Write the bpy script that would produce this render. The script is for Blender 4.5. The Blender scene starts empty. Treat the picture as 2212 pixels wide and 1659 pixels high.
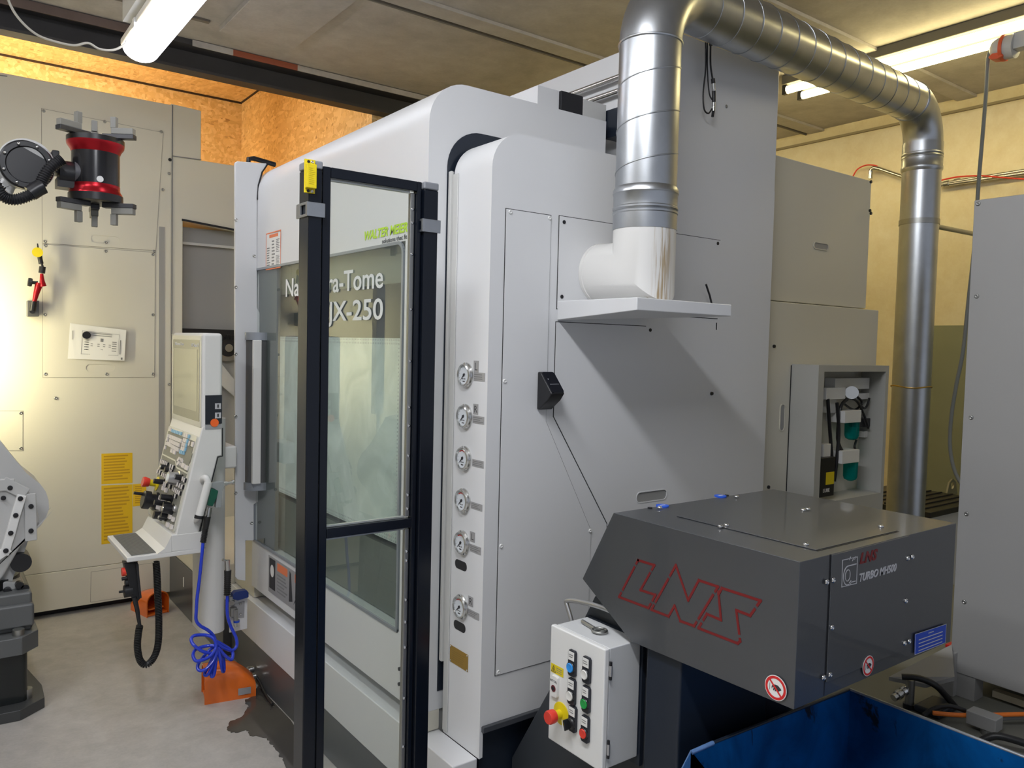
import bpy, bmesh, math, random
from mathutils import Vector, Matrix
from mathutils.geometry import tessellate_polygon
random.seed(7)
PI = math.pi; R = math.radians
SC = bpy.context.scene; COL = SC.collection
# ------------------------------------------------------------------ camera
F_PX = 1699.0; CX, CY = 1106.0, 829.5
yaw, pitch, roll = R(36.731), R(2.781), R(1.370)
fwd = Vector((math.sin(yaw)*math.cos(pitch), math.cos(yaw)*math.cos(pitch), -math.sin(pitch)))
_r0 = Vector((math.cos(yaw), -math.sin(yaw), 0)); _u0 = _r0.cross(fwd)
cr = math.cos(roll)*_r0 + math.sin(roll)*_u0
cu = -math.sin(roll)*_r0 + math.cos(roll)*_u0
EYE = Vector((0, 0, 1.6))
cd = bpy.data.cameras.new('camera'); cam = bpy.data.objects.new('camera', cd); COL.objects.link(cam)
cd.sensor_width = 36; cd.lens = F_PX/2212*36; cd.clip_start = .05; cd.clip_end = 60
cam.matrix_world = Matrix(((cr.x, cu.x, -fwd.x, EYE.x), (cr.y, cu.y, -fwd.y, EYE.y), (cr.z, cu.z, -fwd.z, EYE.z), (0, 0, 0, 1)))
SC.camera = cam
# ------------------------------------------------------------------ world, exposure
SC.view_settings.view_transform = 'Standard'; SC.view_settings.look = 'None'
SC.view_settings.gamma = 1; SC.view_settings.use_curve_mapping = False
SC.view_settings.exposure = 0.12
W = bpy.data.worlds.new('world'); SC.world = W; W.use_nodes = True
W.node_tree.nodes['Background'].inputs[0].default_value = (.80, .86, 1.0, 1)
W.node_tree.nodes['Background'].inputs[1].default_value = .42

def ray(px, py): return fwd + cr*((px-CX)/F_PX) - cu*((py-CY)/F_PX)
def at(px, py, x=None, y=None, z=None):
    d = ray(px, py)
    t = ((x-EYE.x)/d.x) if x is not None else ((y-EYE.y)/d.y) if y is not None else ((z-EYE.z)/d.z)
    return EYE + d*t

# ------------------------------------------------------------------ materials
def newmat(name):
    m = bpy.data.materials.new(name); m.use_nodes = True
    return m, m.node_tree.nodes, m.node_tree.links, m.node_tree.nodes['Principled BSDF']
def mat(name, col, rough=.5, metal=0., spec=.5, var=0., vscale=3., bump=0., bscale=60., coat=0.):
    m, n, l, b = newmat(name)
    b.inputs['Base Color'].default_value = (*col, 1); b.inputs['Roughness'].default_value = rough
    b.inputs['Metallic'].default_value = metal; b.inputs['Specular IOR Level'].default_value = spec
    b.inputs['Coat Weight'].default_value = coat
    tc = None
    if var or bump: tc = n.new('ShaderNodeTexCoord')
    if var:
        nz = n.new('ShaderNodeTexNoise'); nz.inputs['Scale'].default_value = vscale; nz.inputs['Detail'].default_value = 6
        l.new(tc.outputs['Object'], nz.inputs['Vector'])
        mx = n.new('ShaderNodeMix'); mx.data_type = 'RGBA'
        mx.inputs[6].default_value = (*[c*(1-var) for c in col], 1); mx.inputs[7].default_value = (*[min(1, c*(1+var)) for c in col], 1)
        l.new(nz.outputs['Fac'], mx.inputs[0]); l.new(mx.outputs[2], b.inputs['Base Color'])
    if bump:
        nb = n.new('ShaderNodeTexNoise'); nb.inputs['Scale'].default_value = bscale; nb.inputs['Detail'].default_value = 4
        l.new(tc.outputs['Object'], nb.inputs['Vector'])
        bp = n.new('ShaderNodeBump'); bp.inputs['Strength'].default_value = bump; bp.inputs['Distance'].default_value = .01
        l.new(nb.outputs['Fac'], bp.inputs['Height']); l.new(bp.outputs[0], b.inputs['Normal'])
    return m
def emis(name, col, st):
    m, n, l, b = newmat(name)
    b.inputs['Base Color'].default_value = (*col, 1); b.inputs['Emission Color'].default_value = (*col, 1)
    b.inputs['Emission Strength'].default_value = st
    return m
def ramp(n, stops):
    r = n.new('ShaderNodeValToRGB'); e = r.color_ramp.elements
    e[0].position, e[0].color = stops[0][0], (*stops[0][1], 1)
    e[1].position, e[1].color = stops[-1][0], (*stops[-1][1], 1)
    for p, c in stops[1:-1]:
        k = e.new(p); k.color = (*c, 1)
    return r
def mixc(n, l, f, a, b, mode='MIX'):
    x = n.new('ShaderNodeMix'); x.data_type = 'RGBA'; x.blend_type = mode
    for s, v in ((0, f), (6, a), (7, b)):
        if hasattr(v, 'links'): l.new(v, x.inputs[s])
        else: x.inputs[s].default_value = v if s == 0 else (*v, 1)
    return x.outputs[2]
def noise(n, l, scale, detail=5, vec=None, dist=0., rough=.55):
    tc = n.new('ShaderNodeTexCoord'); z = n.new('ShaderNodeTexNoise'); z.inputs['Scale'].default_value = scale
    z.inputs['Detail'].default_value = detail; z.inputs['Distortion'].default_value = dist; z.inputs['Roughness'].default_value = rough
    mp = n.new('ShaderNodeMapping'); l.new(tc.outputs['Object'], mp.inputs[0]); l.new(mp.outputs[0], z.inputs['Vector'])
    if vec: mp.inputs['Scale'].default_value = vec
    return z.outputs['Fac']

def glass(name, tint, refl, haze=0., hazecol=(.7, .72, .7), rough=.0, ior=1.5, streak=0., trans=False):
    """clear sheet: tinted transparency, fresnel reflection and an optional milky film"""
    m, n, l, b = newmat(name); out = n['Material Output']; n.remove(b)
    tr = n.new('ShaderNodeBsdfTransparent'); tr.inputs[0].default_value = (*tint, 1)
    gl = n.new('ShaderNodeBsdfGlossy'); gl.inputs['Roughness'].default_value = rough
    lw = n.new('ShaderNodeFresnel'); lw.inputs['IOR'].default_value = ior
    ma = n.new('ShaderNodeMath'); ma.operation = 'MULTIPLY'; ma.inputs[1].default_value = refl; l.new(lw.outputs[0], ma.inputs[0]); ma.use_clamp = True
    # reflect on the outer faces only, so the thin sheet never shows total internal reflection
    gm = n.new('ShaderNodeNewGeometry'); iv = n.new('ShaderNodeMath'); iv.operation = 'SUBTRACT'; iv.inputs[0].default_value = 1; l.new(gm.outputs['Backfacing'], iv.inputs[1])
    mb2 = n.new('ShaderNodeMath'); mb2.operation = 'MULTIPLY'; l.new(ma.outputs[0], mb2.inputs[0]); l.new(iv.outputs[0], mb2.inputs[1]); ma = mb2
    mx = n.new('ShaderNodeMixShader'); l.new(ma.outputs[0], mx.inputs[0]); l.new(tr.outputs[0], mx.inputs[1]); l.new(gl.outputs[0], mx.inputs[2])
    last = mx
    if haze:
        df = n.new('ShaderNodeBsdfDiffuse'); df.inputs[0].default_value = (*hazecol, 1)
        if trans:
            tl = n.new('ShaderNodeBsdfTranslucent'); tl.inputs[0].default_value = (*hazecol, 1); m3 = n.new('ShaderNodeMixShader'); m3.inputs[0].default_value = .1; l.new(df.outputs[0], m3.inputs[1]); l.new(tl.outputs[0], m3.inputs[2]); df = m3
        mh = n.new('ShaderNodeMixShader'); mh.inputs[0].default_value = haze
        if streak:
            f = noise(n, l, 4, 5, (1, 1.2, 1), 1.2)
            mr = n.new('ShaderNodeMapRange'); mr.inputs[1].default_value = .35; mr.inputs[2].default_value = .7
            mr.inputs[3].default_value = haze*(1-streak); mr.inputs[4].default_value = min(1, haze*(1+streak)); l.new(f, mr.inputs[0]); l.new(mr.outputs[0], mh.inputs[0])
        l.new(mx.outputs[0], mh.inputs[1]); l.new(df.outputs[0], mh.inputs[2]); last = mh
    l.new(last.outputs[0], out.inputs[0])
    return m

M = {}
M['paint'] = mat('machine white paint', (.695, .70, .705), .38, var=.015, vscale=2, bump=.02, bscale=400)
M['paint_grey'] = mat('machine light grey paint', (.56, .56, .54), .42, var=.02, vscale=2, bump=.02, bscale=400)
M['paint_beige'] = mat('beige grey paint', (.66, .63, .53), .45, var=.03, vscale=1.5)
M['paint_dgrey'] = mat('dark skirt paint', (.085, .09, .095), .30, var=.05)
M['cabgrey'] = mat('cabinet grey paint', (.33, .325, .31), .45, var=.03, vscale=2)
M['graphite'] = mat('graphite textured powder coat', (.044, .048, .054), .36, var=.04, vscale=8, bump=.05, bscale=500, spec=1.0, coat=.35)
M['navy'] = mat('dark navy paint', (.012, .018, .03), .35)
M['black'] = mat('black plastic', (.012, .012, .014), .35)
M['blackmat'] = mat('black matt', (.012, .012, .015), .6)
M['postblack'] = mat('black powder coated steel', (.004, .006, .011), .2, spec=.4)
M['capgrey'] = mat('grey plastic cap', (.22, .23, .25), .5)
M['white'] = mat('white plastic', (.78, .78, .76), .35)
M['pendant'] = mat('operator panel white paint', (.72, .71, .68), .35)
M['pvc'] = mat('white pvc', (.74, .73, .70), .3)
M['rubber'] = mat('black rubber', (.016, .016, .016), .45)
M['bluehose'] = mat('blue polyurethane hose', (.01, .04, .55), .2, coat=.5)
M['orange'] = mat('orange lacquer', (.80, .16, .015), .25, coat=.4)
M['orangehose'] = mat('orange cable jacket', (.85, .20, .02), .4)
M['yellow'] = mat('yellow sticker', (.80, .50, .01), .5)
M['yellow2'] = mat('safety yellow', (.74, .58, .01), .35)
M['red'] = mat('signal red', (.60, .02, .015), .35)
M['logored'] = mat('logo red', (.17, .008, .009), .5)
M['redano'] = mat('red anodised aluminium', (.42, .012, .02), .28, metal=.75)
M['steel'] = mat('bright steel', (.62, .62, .60), .22, metal=1)
M['steeld'] = mat('dull steel', (.40, .40, .38), .4, metal=1, var=.1, vscale=20)
M['chrome'] = mat('chrome', (.75, .75, .75), .08, metal=1)
M['alu'] = mat('aluminium', (.58, .58, .58), .35, metal=.9)
M['silver'] = mat('silver grey moulding', (.30, .32, .35), .35, metal=.3)
M['brass'] = mat('brass plate', (.42, .26, .05), .4, metal=.6)
M['label'] = mat('silver label', (.42, .42, .43), .4, metal=.4)
M['ink'] = mat('dark ink', (.03, .03, .035), .6)
M['inkgrey'] = mat('grey ink', (.22, .22, .22), .6)
M['paper'] = mat('white paper', (.78, .77, .74), .7)
M['lime'] = mat('lime lettering', (.50, .76, .02), .5)
M['lettersilver'] = mat('pale silver lettering', (.72, .73, .75), .4)
M['lettergrey'] = mat('grey white lettering', (.50, .50, .52), .5)
M['bluesign'] = mat('blue sticker', (.005, .06, .50), .4)
M['green'] = mat('green plastic', (.01, .10, .06), .4)
M['btn_blue'] = mat('blue button', (.03, .30, .80), .3)
M['btn_green'] = mat('green button', (.01, .32, .06), .3)
M['btn_white'] = mat('white button', (.75, .74, .70), .3)
M['btn_red'] = mat('red button', (.75, .05, .03), .3)
M['key_white'] = mat('cream key', (.75, .70, .66), .5)
M['key_blue'] = mat('light blue key', (.25, .50, .68), .5)
M['padgrey'] = mat('panel overlay grey', (.20, .20, .17), .5)
M['screen'] = mat('monitor glass', (.36, .36, .26), .06, spec=.8)
M['screenframe'] = mat('monitor bezel glass', (.22, .22, .16), .08, spec=.8)
M['robotwhite'] = mat('robot white paint', (.50, .50, .49), .4, var=.03)
M['robotgrey'] = mat('robot dark grey paint', (.05, .052, .052), .35)
M['teal'] = glass('teal filter bowl', (.02, .55, .50), .6, haze=.25, hazecol=(.0, .45, .42))
M['knurl'] = mat('light grey jaw', (.25, .245, .22), .45)
M['darkjaw'] = mat('dark serrated jaw', (.06, .06, .065), .4, metal=.5)
M['osbdark'] = mat('dark gap', (.03, .015, .01), .8)
M['redhose'] = mat('red air line', (.65, .04, .02), .4)
M['wire'] = mat('white cable', (.55, .53, .47), .5)
M['cablegrey'] = mat('grey cable', (.20, .21, .20), .5)
M['galv'] = None
def galv(name, base, rough):
    m, n, l, b = newmat(name)
    b.inputs['Metallic'].default_value = 1
    f = noise(n, l, 9, 6, None, .6); r = ramp(n, [(.3, [c*.90 for c in base]), (.7, [c*1.06 for c in base])]); l.new(f, r.inputs[0]); l.new(r.outputs[0], b.inputs['Base Color'])
    g = noise(n, l, 14, 4); mr = n.new('ShaderNodeMapRange'); mr.inputs[3].default_value = rough-.03; mr.inputs[4].default_value = rough+.03; l.new(g, mr.inputs[0]); l.new(mr.outputs[0], b.inputs['Roughness'])
    b.inputs['Anisotropic'].default_value = .3
    return m
M['galv'] = galv('galvanised sheet', (.50, .52, .54), .33)
def stained_pvc():
    m, n, l, b = newmat('white pvc with brown streaks'); b.inputs['Roughness'].default_value = .3
    tc = n.new('ShaderNodeTexCoord'); geo = n.new('ShaderNodeNewGeometry'); sp = n.new('ShaderNodeSeparateXYZ'); l.new(geo.outputs['Position'], sp.inputs[0])
    a = noise(n, l, 1, 5, (110, 110, 5), .3)
    r = ramp(n, [(.46, (0, 0, 0)), (.60, (1, 1, 1))]); l.new(a, r.inputs[0])
    # the streaks run down one strip of the pipe only, below the metal sleeve
    mx = n.new('ShaderNodeMapRange'); mx.inputs[1].default_value = 1.685; mx.inputs[2].default_value = 1.705; l.new(sp.outputs[0], mx.inputs[0])
    mx2 = n.new('ShaderNodeMapRange'); mx2.inputs[1].default_value = 1.765; mx2.inputs[2].default_value = 1.740; l.new(sp.outputs[0], mx2.inputs[0])
    mu = n.new('ShaderNodeMath'); mu.operation = 'MULTIPLY'; l.new(mx.outputs[0], mu.inputs[0]); l.new(mx2.outputs[0], mu.inputs[1])
    my = n.new('ShaderNodeMapRange'); my.inputs[1].default_value = 1.67; my.inputs[2].default_value = 1.62; l.new(sp.outputs[1], my.inputs[0])
    mv = n.new('ShaderNodeMath'); mv.operation = 'MULTIPLY'; l.new(mu.outputs[0], mv.inputs[0]); l.new(my.outputs[0], mv.inputs[1]); mu = mv
    m2 = n.new('ShaderNodeMath'); m2.operation = 'MULTIPLY'; l.new(mu.outputs[0], m2.inputs[0]); l.new(r.outputs[0], m2.inputs[1])
    c = mixc(n, l, m2.outputs[0], (.74, .73, .70), (.40, .30, .17)); l.new(c, b.inputs['Base Color'])
    return m
M['pvc_stain'] = stained_pvc()
def osb():
    m, n, l, b = newmat('oriented strand board'); b.inputs['Roughness'].default_value = .55
    tc = n.new('ShaderNodeTexCoord'); last = None
    cols = []
    for k, (rot, s) in enumerate(((.3, (8, 46, 46)), (1.1, (46, 9, 42)), (-.5, (10, 52, 34)), (.8, (42, 12, 34)))):
        mp = n.new('ShaderNodeMapping'); mp.inputs['Rotation'].default_value = (rot*.7, rot, rot*1.3); mp.inputs['Scale'].default_value = s
        dn = n.new('ShaderNodeTexNoise'); dn.inputs['Scale'].default_value = 3; l.new(tc.outputs['Object'], dn.inputs['Vector'])
        ad = n.new('ShaderNodeVectorMath'); ad.operation = 'MULTIPLY_ADD'; ad.inputs[1].default_value = (.06, .06, .06)
        l.new(dn.outputs['Color'], ad.inputs[0]); l.new(tc.outputs['Object'], ad.inputs[2]); l.new(ad.outputs[0], mp.inputs[0])
        v = n.new('ShaderNodeTexVoronoi'); v.inputs['Scale'].default_value = 1; l.new(mp.outputs[0], v.inputs['Vector'])
        sx = n.new('ShaderNodeSeparateColor'); l.new(v.outputs['Color'], sx.inputs[0]); cols.append((sx.outputs[0], sx.outputs[1]))
    r1 = ramp(n, [(0, (.36, .20, .08)), (.15, (.62, .40, .17)), (.6, (.72, .50, .24)), (1, (.88, .68, .40))]); l.new(cols[0][0], r1.inputs[0])
    r2 = ramp(n, [(0, (.50, .30, .12)), (.3, (.66, .43, .19)), (1, (.80, .58, .30))]); l.new(cols[1][0], r2.inputs[0])
    r3 = ramp(n, [(0, (.58, .37, .15)), (1, (.76, .53, .25))]); l.new(cols[2][0], r3.inputs[0])
    r4 = ramp(n, [(0, (.62, .40, .17)), (1, (.82, .60, .32))]); l.new(cols[3][0], r4.inputs[0])
    st = ramp(n, [(.45, (0, 0, 0)), (.5, (1, 1, 1))]); l.new(cols[0][1], st.inputs[0])
    st2 = ramp(n, [(.45, (0, 0, 0)), (.5, (1, 1, 1))]); l.new(cols[2][1], st2.inputs[0])
    st3 = ramp(n, [(.5, (0, 0, 0)), (.55, (1, 1, 1))]); l.new(cols[3][1], st3.inputs[0])
    a = mixc(n, l, st.outputs[0], r1.outputs[0], r2.outputs[0]); c = mixc(n, l, st2.outputs[0], a, r3.outputs[0]); d = mixc(n, l, st3.outputs[0], c, r4.outputs[0])
    l.new(d, b.inputs['Base Color'])
    return m
M['osb'] = osb()
def concrete(name, base, stain, sc=1.2, rough=.8, wet=False):
    m, n, l, b = newmat(name); b.inputs['Roughness'].default_value = rough
    f = noise(n, l, sc, 8, None, .8, .65); g = noise(n, l, sc*9, 6, None, .3); h = noise(n, l, sc*55, 3)
    r = ramp(n, [(.30, stain), (.48, [(a+c)/2 for a, c in zip(base, stain)]), (.66, base)]); l.new(f, r.inputs[0])
    c = mixc(n, l, .22, r.outputs[0], g, 'OVERLAY'); c = mixc(n, l, .10, c, h, 'OVERLAY')
    l.new(c, b.inputs['Base Color'])
    bp = n.new('ShaderNodeBump'); bp.inputs['Strength'].default_value = .15; bp.inputs['Distance'].default_value = .004; l.new(g, bp.inputs['Height']); l.new(bp.outputs[0], b.inputs['Normal'])
    if rough < .7:
        mr = n.new('ShaderNodeMapRange'); mr.inputs[3].default_value = rough-.12; mr.inputs[4].default_value = rough+.12; l.new(f, mr.inputs[0]); l.new(mr.outputs[0], b.inputs['Roughness'])
    return m
M['floor'] = concrete('sealed concrete floor', (.49, .465, .43), (.36, .34, .31), 1.6, .48)
M['ceil'] = concrete('painted concrete ceiling', (.56, .53, .49), (.41, .385, .35), 1.1, .85)
M['rwall'] = concrete('cream plaster wall', (.76, .68, .49), (.66, .57, .39), 1.3, .85)
M['lwall'] = mat('pale hall wall', (.62, .60, .52), .8, var=.05)
M['beam'] = mat('weathered steel beam', (.045, .043, .045), .6, var=.4, vscale=4)
M['beamrust'] = mat('rusty brown beam flange', (.14, .10, .085), .7, var=.4, vscale=9)
M['binblue'] = None
def binblue():
    m, n, l, b = newmat('worn blue paint'); b.inputs['Roughness'].default_value = .38
    f = noise(n, l, 5, 7, (1, 1, .7), .8, .6); r = ramp(n, [(.36, (.0, .05, .18)), (.6, (.001, .12, .40))]); l.new(f, r.inputs[0])
    g = noise(n, l, 9, 6, (1, 1, .45), 1.0, .6); s = ramp(n, [(.60, (0, 0, 0)), (.64, (1, 1, 1))]); l.new(g, s.inputs[0])
    c = mixc(n, l, s.outputs[0], r.outputs[0], (.012, .014, .02)); l.new(c, b.inputs['Base Color'])
    return m
M['binblue'] = binblue()
M['binedge'] = mat('bare worn steel rim', (.40, .42, .45), .4, metal=.6, var=.3, vscale=30)
M['puddle'] = mat('oily wet film', (.060, .055, .048), .10, spec=.6, var=.25, vscale=5)
def ribbed(name, a, b_, freq):
    m, n, l, b = newmat(name); b.inputs['Roughness'].default_value = .6
    tc = n.new('ShaderNodeTexCoord'); w = n.new('ShaderNodeTexWave'); w.bands_direction = 'Y'; w.inputs['Scale'].default_value = freq; l.new(tc.outputs['Object'], w.inputs['Vector'])
    c = mixc(n, l, w.outputs['Fac'], a, b_); l.new(c, b.inputs['Base Color'])
    bp = n.new('ShaderNodeBump'); bp.inputs['Distance'].default_value = .002; l.new(w.outputs['Fac'], bp.inputs['Height']); l.new(bp.outputs[0], b.inputs['Normal'])
    return m
M['ribmat'] = ribbed('ribbed rubber mat', (.06, .06, .055), (.20, .20, .18), 26)
M['pane'] = glass('clear polycarbonate', (.93, .95, .93), .35, haze=.025, hazecol=(.7, .75, .75), ior=1.45)
M['doorglass'] = glass('tinted laminated door glass', (.93, .96, .94), 1.3, haze=.03, hazecol=(.5, .55, .52), ior=1.5)
M['guard'] = glass('milky inner window', (.75, .80, .78), .3, haze=.90, hazecol=(.90, .95, .93), ior=1.4, streak=.22, trans=True)  # pale diffuse film, uneven at random
M['inner'] = mat('coolant stained interior steel', (.20, .21, .19), .45, metal=.2, var=.25, vscale=2)
M['dial'] = mat('white gauge dial', (.72, .76, .80), .3)
M['tube_cool'] = emis('cool lamp diffuser', (.88, .90, 1.0), 6.5)
M['tube_hall'] = emis('cool hall lamp diffuser', (.93, .95, 1.0), 66)
M['tube_fill'] = emis('added fill lamp diffuser', (.92, .94, 1.0), 36)
M['tube_side'] = emis('pale yellow strip light', (1.0, .91, .58), 88)
M['tube_warm'] = emis('warm fluorescent tube', (1.0, .83, .40), 17)
M['tube_osb'] = emis('amber lamp', (1.0, .83, .52), 190)

# ------------------------------------------------------------------ frames and mesh builder
class Fr:
    def __init__(s, o, u, v):
        s.o = Vector(o); s.u = Vector(u).normalized(); s.v = Vector(v).normalized(); s.n = s.u.cross(s.v)
    def p(s, u, v, n=0.): return s.o + s.u*u + s.v*v + s.n*n
    def px(s, x, y, n=0.):
        d = ray(x, y); o = s.o + s.n*n; t = (o-EYE).dot(s.n)/d.dot(s.n); q = EYE + d*t - s.o
        return (q.dot(s.u), q.dot(s.v))
    def pxs(s, L, n=0.): return [s.px(a, b, n) for a, b in L]
def FX(x): return Fr((x, 0, 0), (0, -1, 0), (0, 0, 1))     # faces -X, u = -y, v = z
def FY(y): return Fr((0, y, 0), (1, 0, 0), (0, 0, 1))      # faces -Y, u = x, v = z
def FZ(z): return Fr((0, 0, z), (1, 0, 0), (0, 1, 0))      # faces up

class MB:
    def __init__(s): s.v = []; s.f = []
    def add(s, vs, fs):
        b = len(s.v); s.v += [Vector(q) for q in vs]; s.f += [[b+i for i in f] for f in fs]; return s
    def box(s, x0, x1, y0, y1, z0, z1):
        return s.add([(x, y, z) for z in (z0, z1) for y in (y0, y1) for x in (x0, x1)],
                     [(0, 1, 3, 2), (4, 6, 7, 5), (0, 4, 5, 1), (2, 3, 7, 6), (0, 2, 6, 4), (1, 5, 7, 3)])
    def fbox(s, F, u0, u1, v0, v1, n0, n1):
        return s.prism(F, [[(u0, v0), (u1, v0), (u1, v1), (u0, v1)]], n0, n1)
    def prism(s, F, loops, n0, n1):
        flat = [q for L in loops for q in L]; N = len(flat)
        vs = [F.p(a, b, n0) for a, b in flat] + [F.p(a, b, n1) for a, b in flat]; fs = []
        if len(loops) == 1 and len(loops[0]) == 4:
            fs += [(0, 1, 2, 3), (7, 6, 5, 4)]
        else:
            for t in tessellate_polygon([[Vector((a, b, 0)) for a, b in L] for L in loops]):
                fs.append(t); fs.append([i+N for i in reversed(t)])
        k = 0
        for L in loops:
            m = len(L)
            for i in range(m): fs.append((k+i, k+(i+1) % m, k+(i+1) % m+N, k+i+N))
            k += m
        return s.add(vs, fs)
    def lathe(s, o, ax, prof, seg=24, cap=True):
        o = Vector(o); ax = Vector(ax).normalized(); t = Vector((0, 0, 1)) if abs(ax.z) < .9 else Vector((1, 0, 0))
        a = ax.cross(t).normalized(); b = ax.cross(a); vs = []; fs = []
        for r, h in prof:
            for k in range(seg): q = 2*PI*k/seg; vs.append(o + ax*h + (a*math.cos(q)+b*math.sin(q))*r)
        for i in range(len(prof)-1):
            for k in range(seg): j = (k+1) % seg; fs.append((i*seg+k, i*seg+j, (i+1)*seg+j, (i+1)*seg+k))
        if cap: fs.append(list(range(seg-1, -1, -1))); fs.append([(len(prof)-1)*seg+k for k in range(seg)])
        return s.add(vs, fs)
    def cyl(s, a, b, r, seg=20, r2=None):
        a = Vector(a); b = Vector(b); return s.lathe(a, b-a, [(r, 0), (r if r2 is None else r2, (b-a).length)], seg)
    def tube(s, path, r, seg=10, closed=False, rf=None):
        P = [Vector(p) for p in path]; n = len(P); T = []
        for i in range(n):
            a = P[(i-1) % n] if (closed or i > 0) else P[i]; b = P[(i+1) % n] if (closed or i < n-1) else P[i]
            T.append((b-a).normalized())
        nn = T[0].orthogonal().normalized(); vs = []; fs = []
        for i in range(n):
            nn = (nn - T[i]*nn.dot(T[i])).normalized(); bb = T[i].cross(nn); rr = rf(i/(n-1)) if rf else r
            for k in range(seg): q = 2*PI*k/seg; vs.append(P[i] + (nn*math.cos(q)+bb*math.sin(q))*rr)
        for i in range(n if closed else n-1):
            for k in range(seg): j = (k+1) % seg; i2 = (i+1) % n; fs.append((i*seg+k, i*seg+j, i2*seg+j, i2*seg+k))
        if not closed: fs.append(list(range(seg-1, -1, -1))); fs.append([(n-1)*seg+k for k in range(seg)])
        return s.add(vs, fs)
    def ball(s, c, r, sx=1, sy=1, sz=1, seg=20, rings=12):
        c = Vector(c); vs = []; fs = []
        for i in range(rings+1):
            t = PI*i/rings
            for k in range(seg): q = 2*PI*k/seg; vs.append(c+Vector((r*sx*math.sin(t)*math.cos(q), r*sy*math.sin(t)*math.sin(q), r*sz*math.cos(t))))
        for i in range(rings):
            for k in range(seg): j = (k+1) % seg; fs.append((i*seg+k, i*seg+j, (i+1)*seg+j, (i+1)*seg+k))
        return s.add(vs, fs)
    def build(s, name, m, parent=None, bevel=0., smooth=None, seg=2, label=None):
        me = bpy.data.meshes.new(name)
        if parent is not None: org = ORG[parent.name]
        else:
            xs = [q.x for q in s.v]; ys = [q.y for q in s.v]; zs = [q.z for q in s.v]
            org = Vector(((min(xs)+max(xs))/2, (min(ys)+max(ys))/2, min(zs)))
        me.from_pydata([q-org for q in s.v], [], s.f)
        bm = bmesh.new(); bm.from_mesh(me); bmesh.ops.remove_doubles(bm, verts=bm.verts, dist=1e-6)
        bmesh.ops.recalc_face_normals(bm, faces=bm.faces); bm.to_mesh(me); bm.free()
        mm = M[m] if isinstance(m, str) else m; me.materials.append(mm)
        if smooth: me.shade_smooth(); me.set_sharp_from_angle(angle=R(smooth))
        o = bpy.data.objects.new(name, me); COL.objects.link(o)
        if parent is not None: o.parent = parent
        else: o.location = org
        ORG[o.name] = org
        if bevel:
            b = o.modifiers.new('bevel', 'BEVEL'); b.width = bevel; b.segments = seg; b.limit_method = 'ANGLE'; b.angle_limit = R(40)
            if not smooth: me.shade_smooth(); me.set_sharp_from_angle(angle=R(40)); b.harden_normals = True
        if label: o['label'] = label
        return o
ORG = {}
def thing(name, label, cat, loc=(0, 0, 0), group=None):
    o = bpy.data.objects.new(name, None); COL.objects.link(o); o.location = loc; o.empty_display_size = .1
    o['label'] = label; o['category'] = cat
    if group: o['group'] = group
    ORG[o.name] = Vector(loc); return o
def tag(o, label, cat, group=None):
    o['label'] = label; o['category'] = cat
    if group: o['group'] = group
    return o
def struct(o): o['kind'] = 'structure'; return o
def rr(u0, v0, u1, v1, r, k=5):
    L = []
    for cx, cy, a in ((u1-r, v0+r, -90), (u1-r, v1-r, 0), (u0+r, v1-r, 90), (u0+r, v0+r, 180)):
        for i in range(k+1): q = R(a+90*i/k); L.append((cx+r*math.cos(q), cy+r*math.sin(q)))
    return L
def circ(u, v, r, k=24, sx=1): return [(u+r*sx*math.cos(2*PI*i/k), v+r*math.sin(2*PI*i/k)) for i in range(k)]
def spline(pts, k=8, closed=False):
    P = [Vector(p) for p in pts]; n = len(P); out = []
    for i in range(n if closed else n-1):
        if closed: a, b, c, d = P[(i-1) % n], P[i], P[(i+1) % n], P[(i+2) % n]
        else: a, b, c, d = P[max(i-1, 0)], P[i], P[i+1], P[min(i+2, n-1)]
        for j in range(k):
            t = j/k; out.append(.5*((2*b)+(c-a)*t+(2*a-5*b+4*c-d)*t*t+(3*b-a-3*c+d)*t**3))
    if not closed: out.append(P[-1])
    return out
def text(F, u, v, size, s, m, parent, name='lettering', n=.001, ext=.0004, align='LEFT', shear=0., sx=1., bold=0., space=1., label=None):
    c = bpy.data.curves.new(name, 'FONT'); c.body = s; c.size = size; c.align_x = align; c.extrude = ext; c.shear = shear; c.offset = bold; c.space_character = space; c.resolution_u = 3
    o = bpy.data.objects.new('tmp', c); COL.objects.link(o); bpy.context.view_layer.update()
    me = bpy.data.meshes.new_from_object(o.evaluated_get(bpy.context.evaluated_depsgraph_get()))
    COL.objects.unlink(o); bpy.data.objects.remove(o); me.name = name
    org = ORG[parent.name]
    for q in me.vertices: q.co = F.p(u+q.co.x*sx, v+q.co.y, n+q.co.z) - org
    me.materials.clear(); me.materials.append(M[m]); ob = bpy.data.objects.new(name, me); COL.objects.link(ob); ob.parent = parent; ORG[ob.name] = org
    if label: ob['label'] = label
    return ob
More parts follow.
